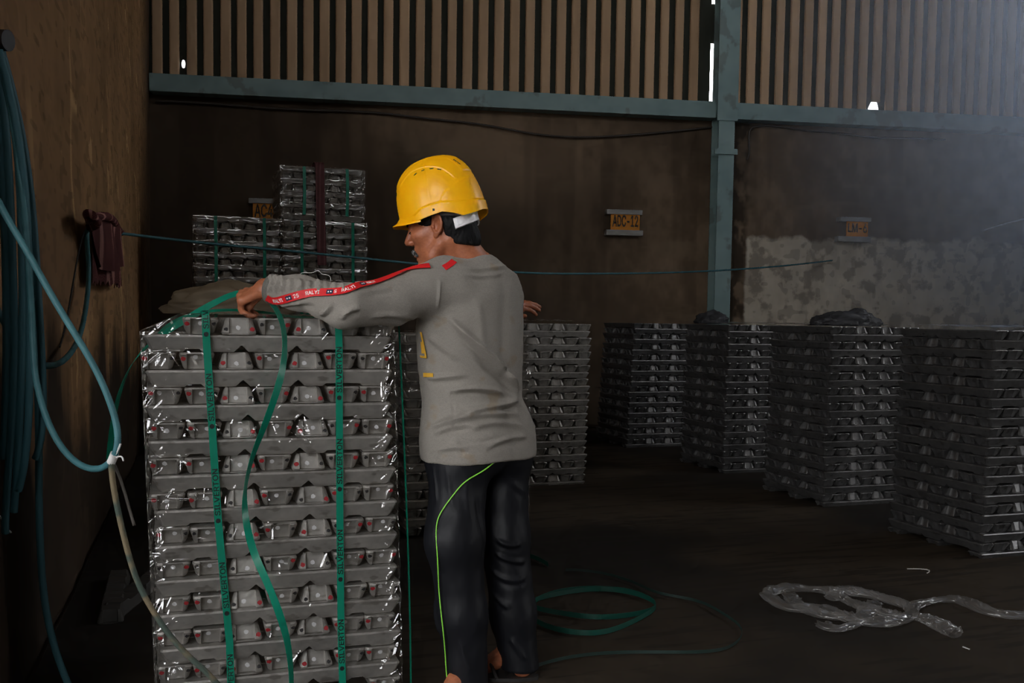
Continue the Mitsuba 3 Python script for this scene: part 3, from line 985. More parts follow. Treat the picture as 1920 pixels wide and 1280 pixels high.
head_m = from_head(mesh_sdf(head_sdf, np.minimum([-0.13, -0.11, -0.14], NECK_L - 0.05), np.maximum([0.15, 0.11, 0.15], NECK_L + 0.05), 0.0024))
lt = left_hand(np.zeros((1, 3), f32))[1]
rt = right_hand(np.zeros((1, 3), f32))[1]
hl = mesh_sdf(lambda P: left_hand(P)[0], W_L - np.array([0.16, 0.11, 0.14]), W_L + np.array([0.12, 0.13, 0.07]), 0.0025)
hr = mesh_sdf(lambda P: right_hand(P)[0], W_R - np.array([0.10, 0.18, 0.12]), W_R + np.array([0.22, 0.18, 0.09]), 0.0028)
body_m = mesh_sdf(body_sdf, [-0.80, 2.75, -0.004], [0.12, 3.86, 1.45], 0.0065)


def skin_color(p, n, uv):
    a = fbm(p.x * 26, p.y * 26, p.z * 26, octaves=3)
    b = fbm(p.x * 160, p.y * 160, p.z * 160, octaves=2)
    return mix(hexlin(138, 80, 54), hexlin(186, 116, 82), a * 0.6 + b * 0.4)


mat('mat_skin', skin_color, 0.42, bump=lambda p, n, uv: fbm(p.x * 420, p.y * 420, p.z * 420, octaves=2), scale=0.0006, specular=0.5)
mat('mat_hair', lambda p, n, uv: mix((0.004, 0.004, 0.0045), (0.02, 0.019, 0.018), smoothstep(0.6, 0.8, fbm(p.x * 260, p.y * 260, p.z * 60, octaves=2))), 0.65, specular=0.2)
mat('mat_moustache', lambda p, n, uv: mix((0.012, 0.012, 0.012), (0.16, 0.155, 0.15), smoothstep(0.42, 0.72, fbm(p.x * 300, p.y * 300, p.z * 90, octaves=2))), 0.6)
MAN = 'person'
tag(MAN, label='man in grey long-sleeved shirt and black track trousers pulling a green strap', category='person')
put(MAN + '__body', ply(joined([body_m, head_m, hl, hr]), 'mat_skin', smooth=True))


# hair below the helmet: sideburn, back of the head, nape
def hair_sdf(Q):
    q = sym(Q)
    s = smin(skull(Q), cone(Q, (-0.040, 0, -0.01), (-0.052, 0, -0.045), 0.066, 0.056), 0.03) - 0.0055
    s = s - 0.0012 * np.sin(Q[:, 1] * 420 + np.sin(Q[:, 2] * 160) * 1.5) * np.sin(Q[:, 0] * 330 + Q[:, 2] * 90)
    back = smax(Q[:, 0] + 0.020, -(Q[:, 2] + 0.058 - 0.35 * (Q[:, 0] + 0.03)), 0.012)
    burn = smax(np.abs(Q[:, 0] - 0.032) - 0.027, -(Q[:, 2] - 0.010 - 0.25 * np.clip(Q[:, 0] - 0.03, 0, 1)), 0.01)
    top = -(Q[:, 2] - 0.052)
    reg = np.minimum(np.minimum(back, burn), top)
    reg = np.where(Q[:, 0] > 0.06, np.maximum(reg, 0.06 - Q[:, 2]), reg)
    d = smax(s, reg, 0.008)
    e = q - np.array([-0.006, 0.082, 0.002], f32)
    return smax(d, -(np.linalg.norm(e / np.array([0.9, 1.0, 1.6], f32), axis=1) - 0.021), 0.006)


put(MAN + '__hair', ply(from_head(mesh_sdf(hair_sdf, [-0.13, -0.11, -0.09], [0.12, 0.11, 0.16], 0.003)), 'mat_hair', smooth=True), label='short black hair')


def moustache_sdf(Q):
    q = sym(Q)
    d = chain(q, [(0.106, 0.003, -0.0445), (0.103, 0.016, -0.049), (0.094, 0.031, -0.0625)], [0.0070, 0.0075, 0.0042], 0.006)
    return d - 0.0011 * np.sin(q[:, 1] * 1500 + q[:, 2] * 500)


put(MAN + '__moustache', ply(from_head(mesh_sdf(moustache_sdf, [0.08, -0.045, -0.08], [0.122, 0.045, -0.03], 0.0013)), 'mat_moustache', smooth=True), label='greying moustache')


def brow_sdf(Q):
    q = sym(Q)
    return chain(q, [(0.1055, 0.016, 0.037), (0.0985, 0.034, 0.043), (0.086, 0.050, 0.038)], [0.0035, 0.0036, 0.002], 0.004)


for s_ in (1, -1):
    put(MAN + '__eyebrow', ply(from_head(mesh_sdf(lambda Q: smax(brow_sdf(Q), 0.012 - Q[:, 1] * s_, 0.002), [0.075, -0.06, 0.02], [0.12, 0.06, 0.06], 0.0014)), 'mat_hair', smooth=True))
    lash = from_head(tube([(0.0985, s_ * 0.021, 0.0105), (0.1000, s_ * 0.033, 0.0095), (0.092, s_ * 0.047, 0.0115)], 0.0011, 12, 5))
    put(MAN + '__eyelashes', ply(lash, 'mat_hair', smooth=True))


# ---- shirt
def shirt_sdf(P):
    d = torso(P, 0.004)
    d = smin(d, chain(P, [NECK + np.array([0.0, 0.0, 0.004]), NECK - np.array([0, 0, 0.05])], [0.064, 0.085], 0.03), 0.05)
    d = smin(d, cone(P, HIP_L + np.array([0.01, 0.01, -0.03]), HIP_R + np.array([-0.012, -0.01, -0.03]), 0.127, 0.122), 0.06)
    mid = at(735, 566, 2.965)
    cuff = W_L + unit(E_L - W_L) * -0.004
    fore = at(560, 549, 2.895)
    sl = chain(P, [S_L + np.array([0.012, 0.012, -0.004]), mid, E_L + np.array([0, 0, 0.0]), fore, cuff], [0.080, 0.066, 0.054, 0.047, 0.041], 0.03)
    sag = chain(P, [at(690, 584, 2.90), at(640, 590, 2.855), at(600, 578, 2.86)], [0.035, 0.034, 0.022], 0.02)
    sl = smin(sl, sag, 0.035)
    # cut the cuff square
    ax = unit(W_L - E_L)
    sl = smax(sl, (P - (W_L - ax * 0.012).astype(f32)) @ ax.astype(f32), 0.006)
    d = smin(d, sl, 0.045)
    sr = chain(P, [S_R, E_R, W_R], [0.070, 0.054, 0.040], 0.03)
    axr = unit(W_R - E_R)
    sr = smax(sr, (P - (W_R - axr * 0.015).astype(f32)) @ axr.astype(f32), 0.006)
    d = smin(d, sr, 0.05)
    # neckline: open round the neck, higher behind
    nk = unit(np.array([fh[0], fh[1], 0]) * 0.42 + np.array([0, 0, 1.0]))
    d = smax(d, -cone(P, NECK + nk * 0.055, NECK + nk * 0.2, 0.062, 0.080), 0.008)
    hem = 0.737 + 0.003 * np.sin(P[:, 0] * 13 + P[:, 1] * 17)
    return smax(d, hem - P[:, 2], 0.008)


def shirt_color(p, n, uv):
    w = fbm(p.x * 420, p.y * 420, p.z * 420, octaves=2)
    a = fbm(p.x * 5, p.y * 5, p.z * 5, octaves=3)
    c = mix(hexlin(122, 117, 110), hexlin(150, 145, 137), w * 0.7 + a * 0.3)
    return mix(c, hexlin(134, 112, 78), smoothstep(0.66, 0.76, fbm(p.x * 17, p.y * 17, p.z * 17, octaves=3)) * 0.35)


mat('mat_shirt', shirt_color, 0.9, sheen=0.4, specular=0.15)
shirt0 = mesh_sdf(shirt_sdf, [-0.80, 2.74, 0.70], [0.10, 3.82, 1.46], 0.0044)


def on_shirt(px, py, fn=None, y0=2.6):
    """walk a ray to the cloth"""
    fn = fn or shirt_sdf
    d = unit(ray(px, py))
    t, best = y0, (9.0, y0)
    for _ in range(90):
        s_ = float(fn((EYE + d * t)[None].astype(f32))[0])
        best = min(best, (abs(s_), t))
        t += 0.7 * s_
        if abs(s_) < 2e-4 or t > 4.2:
            break
    p = EYE + d * best[1]
    if best[0] > 1e-3:                 # a near miss: onto the outline
        for _ in range(3):
            e = 2e-3
            q = np.concatenate([p + np.eye(3) * e, p - np.eye(3) * e, p[None]]).astype(f32)
            s_ = fn(q)
            p = p - unit(s_[:3] - s_[3:6]) * float(s_[6]) * 0.95
    return p


def on(pts, fn=None):
    return [on_shirt(x, y, fn) for x, y in pts]


FOLD = [
    (on([(838, 590), (880, 634), (920, 670), (955, 707), (974, 733)]), 0.013, 0.012), (on([(890, 668), (925, 700), (952, 726), (966, 742)]), -0.004, 0.012),
    (on([(800, 628), (830, 650), (862, 676)]), 0.004, 0.014),
    (on([(838, 735), (880, 728), (925, 732), (950, 745)]), 0.007, 0.010),
    (on([(852, 785), (890, 770), (930, 762), (972, 748)]), 0.009, 0.011),
    (on([(806, 800), (840, 792), (880, 782), (930, 775), (975, 778)]), 0.009, 0.012),
    (on([(812, 815), (850, 800), (900, 795)]), 0.006, 0.010),
    (on([(870, 812), (905, 795), (950, 792), (985, 805)]), 0.006, 0.012),
    (on([(800, 708), (840, 706), (880, 700)]), 0.004, 0.010),
    (on([(890, 560), (902, 610), (900, 660)]), 0.003, 0.018),
    (on([(826, 520), (822, 560), (823, 600)]), 0.003, 0.006),
    (on([(860, 500), (890, 505), (930, 502), (950, 496)]), 0.003, 0.008),
    (on([(870, 512), (905, 518), (945, 510)]), 0.0025, 0.008),
    (on([(910, 840), (940, 826), (990, 818)]), 0.004, 0.010),
    (on([(820, 845), (850, 838), (880, 842)]), 0.003, 0.010),
]
FOLD += [(on([(848, 748), (851, 780), (853, 812)]), -0.0016, 0.005), (on([(808, 838), (860, 833), (930, 822), (993, 812)]), -0.0014, 0.005), (on([(862, 818), (866, 840), (868, 856)]), -0.0014, 0.005)]
for x in (508, 518, 530, 546, 562, 580, 596, 612, 628, 643, 657):     # rucks along the upper side of the forearm
    j = math.sin(x * 1.7)
    FOLD.append((on([(x - 4, 516 + (x - 500) * 0.12), (x + 2 + 3 * j, 532 + (x - 500) * 0.08), (x - 3, 546)]), 0.0052 + 0.0018 * j, 0.0085))
FOLD += [(on([(525, 572), (560, 568), (590, 566)]), 0.005, 0.008), (on([(598, 590), (616, 580), (626, 566)]), 0.006, 0.008), (on([(640, 600), (652, 584), (676, 578)]), 0.005, 0.009),
         (on([(690, 596), (730, 590), (780, 596)]), 0.004, 0.012), (on([(660, 556), (700, 545), (740, 540)]), 0.003, 0.010)]
shirt_m = folds(shirt0, FOLD, 2.3)
v_ = np.array(shirt_m.vertices)
shirt_m.vertices = v_ + normals(shirt_m) * (0.0022 * (meshkit.fbm(v_ * 24, 3, 5) - 0.5))[:, None] * 2
put(MAN + '__shirt', ply(shirt_m, 'mat_shirt', smooth=True), label='grey long-sleeved shirt with red tape down the sleeve')
# cuff band, collar rib, side seam
axl = unit(W_L - E_L)


def ring_on(fn, c, ax, r_guess, n=48, lift=0.001):
    a0 = unit(np.cross(ax, [0.3, 0.5, 0.8]))
    b0 = np.cross(ax, a0)
    pts = []
    for t in np.linspace(0, 2 * np.pi, n, endpoint=False):
        d = a0 * math.cos(t) + b0 * math.sin(t)
        r = np.linspace(0.01, r_guess * 2, 160)
        s_ = fn((c + d * r[:, None]).astype(f32))
        k = int(np.argmax(s_ > 0))
        pts.append(c + d * (r[k] + lift))
    return np.array(pts)


def band_mesh(rings):
    n = len(rings[0])
    v = np.array(rings).transpose(1, 0, 2).reshape(-1, 3)
    return trimesh.Trimesh(v, quads(n, len(rings), wrap=True), process=False)


mat('mat_rib', lambda p, n, uv: mix(hexlin(84, 82, 77), hexlin(112, 109, 102), fbm(p.x * 300, p.y * 300, p.z * 300)), 0.9)
cu = [ring_on(shirt_sdf, W_L - axl * s_, axl, 0.05, lift=l_) for s_, l_ in ((0.012, -0.008), (0.0125, 0.001), (0.020, 0.0022), (0.030, 0.0018), (0.034, -0.002))]
put(MAN + '__cuff', ply(band_mesh(cu), 'mat_rib', smooth=40))


def surface_ribbon(px, width, fn, lift=0.003, n=90, wdir=None):
    """a tape lying on the cloth along pixels"""
    p = spline(on(px, fn), n)
    e = 2e-3
    q = p.astype(f32)
    g = np.stack([fn(q + np.eye(3, dtype=f32)[k] * f32(e)) - fn(q - np.eye(3, dtype=f32)[k] * f32(e)) for k in range(3)], 1)
    g = unit(g)
    t = unit(np.gradient(p, axis=0))
    w = unit(np.cross(g, t))
    return Ribbon(p + g * lift, w, width, n=n, thick=0.001)


mat('mat_tape_red', (0.62, 0.012, 0.016), 0.6, sheen=0.3)
mat('mat_tape_white', (0.75, 0.74, 0.72), 0.7)
mat('mat_tape_navy', (0.015, 0.018, 0.05), 0.7)
tape = surface_ribbon([(502, 556), (520, 562), (545, 557), (580, 550), (620, 549), (650, 545), (668, 538), (700, 532), (735, 520), (762, 509), (785, 503), (806, 501)], 0.0235, shirt_sdf, 0.0068, 140)
put(MAN + '__red_tape', ply(tape.mesh(), 'mat_tape_red', smooth=40), label='red tape with white lettering')
tl = tape.s[-1]
flip_t = 1 if tape.w[60][2] > 0 else -1


def tape_text(txt, s0, h, m_='mat_tape_white'):
    m = meshkit.text_mesh(txt, h, 0.0004, bold=True)
    v = np.array(m.vertices)
    v[:, 1] -= h / 2
    if flip_t < 0:
        v[:, 1:] *= -1
    m = trimesh.Trimesh(v, m.faces, process=False)
    g = tape.on(m, s0, 0.0007 * (1 if flip_t > 0 else -1) + (0.0 if flip_t > 0 else 0.0))
    put(MAN + '__tape_lettering', ply(g, m_))


for s0, txt in ((0.022, 'RALYI'), (0.103, '25'), (0.140, 'RALYI'), (0.228, 'S'), (0.250, 'RALYI'), (0.345, 'RALY')):
    if s0 < tl - 0.04:
        tape_text(txt, s0, 0.0105)
for s0 in (0.078, 0.205, 0.318):
    b_ = box(0, 0.020, -0.0065, 0.0065, 0, 0.0004)
    put(MAN + '__tape_patch', ply(tape.on(b_.subdivide().subdivide(), s0, 0.0007 * flip_t - (0.0004 if flip_t < 0 else 0)), 'mat_tape_navy'))
    st = cat([trimesh.creation.cylinder(0.0026, 0.0006, sections=8, transform=trans(x, 0.0, 0.0) @ np.eye(4)) for x in (0.006, 0.014)])
    put(MAN + '__tape_patch_dots', ply(tape.on(st, s0, 0.0014 * flip_t), 'mat_tape_white'))
collar = surface_ribbon([(832, 503), (842, 497), (851, 490)], 0.020, shirt_sdf, 0.003, 14)
put(MAN + '__collar_tape', ply(collar.mesh(), 'mat_tape_red'))


def patch(poly, fn, lift, step=2.0):
    """a print on the cloth: an outline filled with a grid that lies on the surface"""
    from shapely.geometry import Polygon
    import shapely
    P = Polygon(poly)
    v2, f2 = trimesh.creation.triangulate_polygon(P, engine='earcut')
    m = trimesh.Trimesh(np.c_[v2, np.zeros(len(v2))], f2)
    while max(m.edges_unique_length) > 6:
        m = m.subdivide()
    v = np.array([on_shirt(a, b, fn) for a, b in np.asarray(m.vertices)[:, :2]])
    e = 2e-3
    q = v.astype(f32)
    g = unit(np.stack([fn(q + np.eye(3, dtype=f32)[k] * f32(e)) - fn(q - np.eye(3, dtype=f32)[k] * f32(e)) for k in range(3)], 1))
    return trimesh.Trimesh(v + g * lift, m.faces, process=False)


mat('mat_print_yellow', (0.60, 0.33, 0.03), 0.7)
for poly in ([(791, 622), (794, 622), (803, 668), (800, 668)], [(791, 666), (803, 667), (803, 671), (792, 670)], [(792, 640), (795, 640), (801, 662), (794, 662)], [(797, 698), (815, 699), (815, 706), (797, 706)]):
    put(MAN + '__yellow_print', ply(patch(poly, shirt_sdf, 0.0075), 'mat_print_yellow', smooth=True))


# ---- trousers
def trouser_sdf(P):
    d = cone(P, HIP_L + np.array([0.01, 0.01, -0.035]), HIP_R + np.array([-0.012, -0.01, -0.035]), 0.106, 0.103)
    d = smin(d, smax(torso(P, -0.012), P[:, 2] - 0.80, 0.02), 0.05)
    legL = chain(P, [HIP_L + np.array([-0.008, -0.01, -0.05]), K_L, at(866, 1150, 3.075), at(879, 1290, 3.09)], [0.095, 0.088, 0.074, 0.062], 0.04)
    legR = chain(P, [HIP_R + np.array([0.012, 0.0, -0.05]), K_R, at(962, 1150, 3.235), at(976, 1262, 3.23)], [0.092, 0.078, 0.070, 0.064], 0.04)
    d = smin(d, smin(legL, legR, 0.012), 0.05)
    return smax(d, 0.022 + np.where(P[:, 1] > 3.165, 0.012, 0.0).astype(f32) - P[:, 2], 0.006)


mat('mat_trousers', lambda p, n, uv: mix((0.005, 0.0055, 0.007), (0.010, 0.0105, 0.0135), fbm(p.x * 9, p.y * 9, p.z * 9, octaves=3)), 0.5, specular=0.22, sheen=0.06)
tr0 = mesh_sdf(trouser_sdf, [-0.32, 2.90, 0.03], [0.16, 3.46, 0.84], 0.0052)
TF = [(on([(812, 870), (815, 900), (818, 945)], trouser_sdf), 0.004, 0.007), (on([(838, 870), (842, 910), (850, 960)], trouser_sdf), 0.004, 0.010), (on([(893, 930), (905, 990), (908, 1050)], trouser_sdf), -0.007, 0.012),
      (on([(930, 1010), (955, 1022), (978, 1018)], trouser_sdf), 0.009, 0.009), (on([(925, 1035), (955, 1050), (985, 1052)], trouser_sdf), 0.009, 0.009), (on([(915, 1060), (945, 1085), (985, 1082)], trouser_sdf), 0.008, 0.010),
      (on([(918, 1100), (935, 1125), (958, 1140)], trouser_sdf), 0.007, 0.010), (on([(812, 1120), (818, 1160), (826, 1190)], trouser_sdf), 0.007, 0.010), (on([(955, 1195), (970, 1215), (985, 1240)], trouser_sdf), 0.007, 0.011),
      (on([(940, 885), (965, 910), (985, 925)], trouser_sdf), 0.005, 0.012), (on([(860, 1200), (870, 1230), (885, 1265)], trouser_sdf), 0.005, 0.012), (on([(880, 880), (876, 930), (884, 985)], trouser_sdf), 0.004, 0.013)]
tr_m = folds(tr0, TF)
v_ = np.array(tr_m.vertices)
tr_m.vertices = v_ + normals(tr_m) * (0.006 * (meshkit.fbm(v_ * np.array([16, 16, 6]), 3, 8) - 0.5))[:, None] * 2
put(MAN + '__trousers', ply(tr_m, 'mat_trousers', smooth=True), label='black track trousers with green piping')
pip = on([(934, 859), (918, 871), (900, 884), (872, 902), (848, 931), (830, 958), (821, 983), (822, 1040), (826, 1110), (832, 1170), (838, 1230), (843, 1280), (846, 1296)], trouser_sdf)
q = np.array(pip).astype(f32)
g = unit(np.stack([trouser_sdf(q + np.eye(3, dtype=f32)[k] * f32(2e-3)) - trouser_sdf(q - np.eye(3, dtype=f32)[k] * f32(2e-3)) for k in range(3)], 1))
mat('mat_piping', (0.25, 0.62, 0.06), 0.5)
put(MAN + '__piping', ply(tube(np.array(pip) + g * 0.0055, 0.0021, 120, 6), 'mat_piping', smooth=True))
# sandals
mat('mat_sandal', (0.02, 0.018, 0.017), 0.6)
for A_ in (AN_L, AN_R):
    Fd = FOOT_L if A_ is AN_L else FOOT_R
    Ld = np.array([-Fd[1], Fd[0], 0])
    c = A_ + Fd * 0.045
    sole = trimesh.creation.extrude_polygon(__import__('shapely').geometry.Point(0, 0).buffer(1.0, 24), 0.016)
    sole.apply_transform(np.diag([0.135, 0.046, 1, 1]))
    M = np.eye(4)
    M[:3, 0], M[:3, 1], M[:3, 3] = Fd, Ld, [c[0], c[1], -0.004]
    sole.apply_transform(M)
    st = tube([c + Ld * 0.046 + np.array([0, 0, -A_[2] + 0.01]), c + Fd * 0.03 + np.array([0, 0, -0.018]), c - Ld * 0.046 + np.array([0, 0, -A_[2] + 0.01])], 0.006, 24, 8)
    put(MAN + '__sandal', ply(cat([sole, st]), 'mat_sandal', smooth=40))
# ---------------------------------------------------------------- hard hat (in the head frame)
HAT = 'hard_hat'
tag(HAT, label='glossy yellow hard hat with a short peak on the man\'s head', category='hard hat')
mat('mat_hat', lambda p, n, uv: mix(hexlin(255, 178, 6), hexlin(255, 190, 14), fbm(p.x * 40, p.y * 40, p.z * 40)), 0.36, specular=0.3, clearcoat=0.4, clearcoat_gloss=0.97)
mat('mat_hat_dark', (0.02, 0.018, 0.016), 0.6)
mat('mat_harness', (0.10, 0.095, 0.10), 0.6)
mat('mat_white_plastic', (0.92, 0.92, 0.94), 0.25, specular=0.5)
U0, UT = 0.050, 0.222          # rim datum and crown, above the ears
AXF, AXB, AXL = 0.133, 0.140, 0.112
A0 = -0.010


def to_hat(px, py, l=0.1):
    """the head-frame (a, u) of a pixel on the plane l"""
    p = on_plane(px, py, HEAD + lh * l, lh)
    q = (MHi @ np.r_[p, 1])[:3]
    return q[0], q[2]


rim_px = [(747, 412), (770, 416), (797, 415), (815, 408), (838, 400), (858, 402), (873, 406), (890, 398), (905, 386), (914, 374), (921, 366)]
rim_pts = np.array([to_hat(x, y, 0.06) for x, y in rim_px])


def rim_u(a):
    o = np.argsort(rim_pts[:, 0])
    return np.interp(a, rim_pts[o, 0], rim_pts[o, 1])


def sstep(a, b, x):
    t = np.clip((x - a) / (b - a), 0, 1)
    return t * t * (3 - 2 * t)


crown_line = np.array([to_hat(x, y, 0.05) for x, y in [(750, 356), (762, 338), (776, 325), (790, 319), (804, 316), (820, 316), (834, 319), (848, 328), (857, 336)]])
crown2 = np.array([to_hat(x, y, 0.03) for x, y in [(753, 350), (766, 331), (784, 314), (804, 304), (825, 299), (842, 300), (856, 308), (868, 320)]])
panel_line = np.array([to_hat(x, y, 0.1) for x, y in [(880, 316), (858, 333), (842, 350), (830, 367), (826, 384), (826, 394)]])
band_line = np.array([to_hat(x, y, 0.1) for x, y in [(778, 404), (790, 392), (806, 385), (826, 379), (850, 378), (872, 374), (890, 368), (908, 357)]])


def above(line, a, u):
    o = np.argsort(line[:, 0])
    return u - np.interp(a, line[o, 0], line[o, 1], left=-9, right=-9) if False else u - np.interp(a, line[o, 0], line[o, 1])


def hat_shell():
    na, nt = 260, 110
    az = np.linspace(0, 2 * np.pi, na, endpoint=False)
    tt = np.linspace(0.0, 1.0, nt)
    V = np.zeros((na, nt, 3))
    for i, t in enumerate(az):
        ca, sa = math.cos(t), math.sin(t)
        ax = AXF if ca > 0 else AXB
        ur = rim_u(A0 + ax * ca * 1.0)
        e = 2.75 if ca < 0 else 2.6
        h_rim = (ur - U0) / (UT - U0)
        # arc from the crown to the rim, evenly in angle
        ang = tt * (np.pi / 2)
        h = np.sin(np.pi / 2 - ang) ** (2 / e)
        r = np.cos(np.pi / 2 - ang) ** (2 / e)
        u = U0 + (UT - U0) * h
        # squeeze the lower part so that the last row is the rim
        w = sstep(0.35, 1.0, tt)
        u = u + (ur - U0) * w
        r = r * (1 + 0.02 * w)
        V[i, :, 0], V[i, :, 1], V[i, :, 2] = A0 + ax * ca * r, AXL * sa * r, u
    P = V.reshape(-1, 3)
    m = trimesh.Trimesh(P, quads(na, nt, wrap=True), process=False)
    nn = normals(m)
    if (nn[:, 2].mean() < 0):
        m.invert()
        nn = -nn
    a, l, u = P[:, 0], np.abs(P[:, 1]), P[:, 2]
    inner = sstep(-0.0015, 0.0015, above(crown_line, a, u)) * 0.0022 * sstep(0.12, 0.10, np.abs(a - 0.01)) + sstep(-0.002, 0.002, above(crown2, a, u)) * 0.002
    o = np.argsort(panel_line[:, 1])
    pa = np.interp(u, panel_line[o, 1], panel_line[o, 0])
    side = sstep(0.0015, -0.0015, a - pa) * sstep(0.02, 0.05, l)
    band = sstep(0.0015, -0.0015, above(band_line, a, u)) * sstep(0.095, 0.070, a)
    out = inner + side * 0.0022 + band * 0.0032
    return trimesh.Trimesh(P + nn * out[:, None], m.faces, process=False), na, nt


shell, na, nt = hat_shell()
# underside: an inner skin, joined at the rim
Vs = np.array(shell.vertices).reshape(na, nt, 3)
inner = Vs.copy()
inner[..., 0] = A0 + (inner[..., 0] - A0) * 0.965
inner[..., 1] *= 0.958
inner[..., 2] = np.where(inner[..., 2] > 0.1, inner[..., 2] - 0.004, inner[..., 2])
ii = inner.reshape(-1, 3)
lip = np.stack([Vs[:, -1], inner[:, -1]], 1).reshape(-1, 3)
put(HAT + '__shell', ply(from_head(cat([shell, trimesh.Trimesh(ii, np.asarray(shell.faces)[:, ::-1], process=False), trimesh.Trimesh(lip, quads(na, 2, wrap=True), process=False)])), 'mat_hat', smooth=50))


def peak():
    """the peak over the eyes: a sheet that leaves the shell's front edge, a few mm thick, rounded lip"""
    na_, nr = 61, 12
    az = np.linspace(-1.25, 1.25, na_)
    rows = []
    for t in az:
        ca, sa = math.cos(t), math.sin(t)
        base = np.array([A0 + AXF * ca * 1.0, AXL * sa * 1.0, rim_u(A0 + AXF * ca) + 0.011])
        reach = 0.030 * max(0.0, math.cos(t * 1.18)) ** 0.8
        tip = base + np.array([ca * reach * 1.05, sa * reach * 0.5, -0.013 - 0.010 * max(0.0, math.cos(t * 1.2))])
        s_ = np.linspace(0, 1, nr)[:, None]
        bow = np.array([0, 0, -0.006]) * np.sin(s_ * np.pi) * (reach / 0.03)
        rows.append(base + (tip - base) * s_ + bow)
    top = np.array(rows)
    bot = top + np.array([0, 0, -0.0035])
    bot[:, 0, :] += np.array([-0.004, 0, 0])
    loop = np.concatenate([top, bot[:, ::-1]], 1)
    v = loop.transpose(1, 0, 2).reshape(-1, 3)
    f = quads(2 * nr, na_, wrap=True)
    m = trimesh.Trimesh(v, f, process=False)
    if m.volume < 0:
        m.invert()
    return m


put(HAT + '__peak', ply(from_head(peak()), 'mat_hat', smooth=50))


def hat_point(px, py):
    """where a pixel's ray meets the shell (nearest vertex to the ray, towards the camera)"""
    v = np.asarray(from_head(shell).vertices)
    d = unit(ray(px, py))
    w = v - EYE
    t = w @ d
    dist = np.linalg.norm(w - t[:, None] * d, axis=1)
    k = np.nonzero(dist < dist.min() + 0.0015)[0]
    k = k[np.argmin(t[k])]
    return v[k], normals(from_head(shell))[k]


def on_hat(m, px, py, ang, lift=0.0):
    p, nrm = hat_point(px, py)
    x = unit(right * math.cos(ang) + up * math.sin(ang))
    x = unit(x - nrm * np.dot(x, nrm))
    M = np.eye(4)
    M[:3, 0], M[:3, 1], M[:3, 2], M[:3, 3] = x, np.cross(nrm, x), nrm, p + nrm * lift
    m = m.copy()
    m.apply_transform(M)
    return m


slot = box(-0.0058, 0.0058, -0.0014, 0.0014, -0.004, 0.0008)
for x, y, a_ in ((779, 325.5, 0.5), (793, 319, 0.27), (808.5, 316.2, 0.03), (824, 317, -0.15), (853, 300, -0.6), (861, 305, -0.6)):
    put(HAT + '__vent_slot', ply(on_hat(slot, x, y, a_), 'mat_hat_dark'))
put(HAT + '__stamp', ply(on_hat(box(-0.0032, 0.0032, -0.0034, 0.0034, -0.003, 0.0005), 812, 391.5, 0.1), 'mat_hat_dark'), label='small dark square mark')
# harness band and the white nape adjuster


def head_arc(a0, a1, u0, u1, ra, rl, thick, high, n=40, ca=-0.006, tilt=0.0):
    t = np.linspace(a0, a1, n)
    uu = np.linspace(u0, u1, n)
    c = np.stack([ca + ra * np.cos(t), rl * np.sin(t), uu], 1)
    o = unit(np.stack([np.cos(t) / ra, np.sin(t) / rl, 0 * t], 1))
    upv = unit(np.array([0, 0, 1.0]) - o * (o @ np.array([0, 0, 1.0]))[:, None])
    ring = [c + o * a_ + upv * b_ for a_, b_ in ((0, -high / 2), (thick, -high / 2 + 0.002), (thick, high / 2 - 0.002), (0, high / 2))]
    v = np.array(ring).reshape(-1, 3)
    m = trimesh.Trimesh(v, np.vstack([quads(4, n, wrap=True), [[0, 2 * n, n], [0, 3 * n, 2 * n], [n - 1, 2 * n - 1, 3 * n - 1], [n - 1, 3 * n - 1, 4 * n - 1]]]), process=False)
    if m.volume < 0:
        m.invert()
    return m


put(HAT + '__harness', ply(from_head(cat([head_arc(1.4, 2.3, 0.046, 0.026, 0.106, 0.086, 0.003, 0.020), head_arc(-1.4, -2.3, 0.046, 0.026, 0.106, 0.086, 0.003, 0.020)])), 'mat_harness', smooth=40))
put(HAT + '__nape_adjuster', ply(from_head(cat([head_arc(2.08, math.pi, -0.006, 0.014, 0.109, 0.088, 0.006, 0.034, 40), head_arc(-2.08, -math.pi, -0.006, 0.014, 0.109, 0.088, 0.006, 0.034, 40)])), 'mat_white_plastic', smooth=40), label='white plastic nape adjuster')
put(HAT + '__adjuster_pad', ply(from_head(head_arc(2.17, 2.78, -0.0035, 0.0075, 0.115, 0.0945, 0.0016, 0.022, 24)), 'mat_white_plastic', smooth=40))
# ---------------------------------------------------------------- stretch film, straps
scene['mat_film'] = {'type': 'thindielectric', 'int_ior': 1.8}      # several turns of film
scene['mat_film_milky'] = {'type': 'blendbsdf', 'weight': 0.16, 'a': {'type': 'thindielectric', 'int_ior': 1.5},
                           'b': {'type': 'principledthin', 'base_color': rgb(0.62, 0.60, 0.56), 'roughness': 0.35, 'diff_trans': 0.8, 'spec_trans': 0.0}}
STRAP_GREEN = (0.004, 0.17, 0.105)
mat('mat_strap', STRAP_GREEN, 0.28, specular=0.5)
mat('mat_strap_shaded', (0.006, 0.062, 0.044), 0.45)  # weaker light on the floor painted in as a darker green
mat('mat_strap_dull', (0.012, 0.028, 0.023), 0.5)
mat('mat_strap_ink', (0.008, 0.012, 0.012), 0.4)


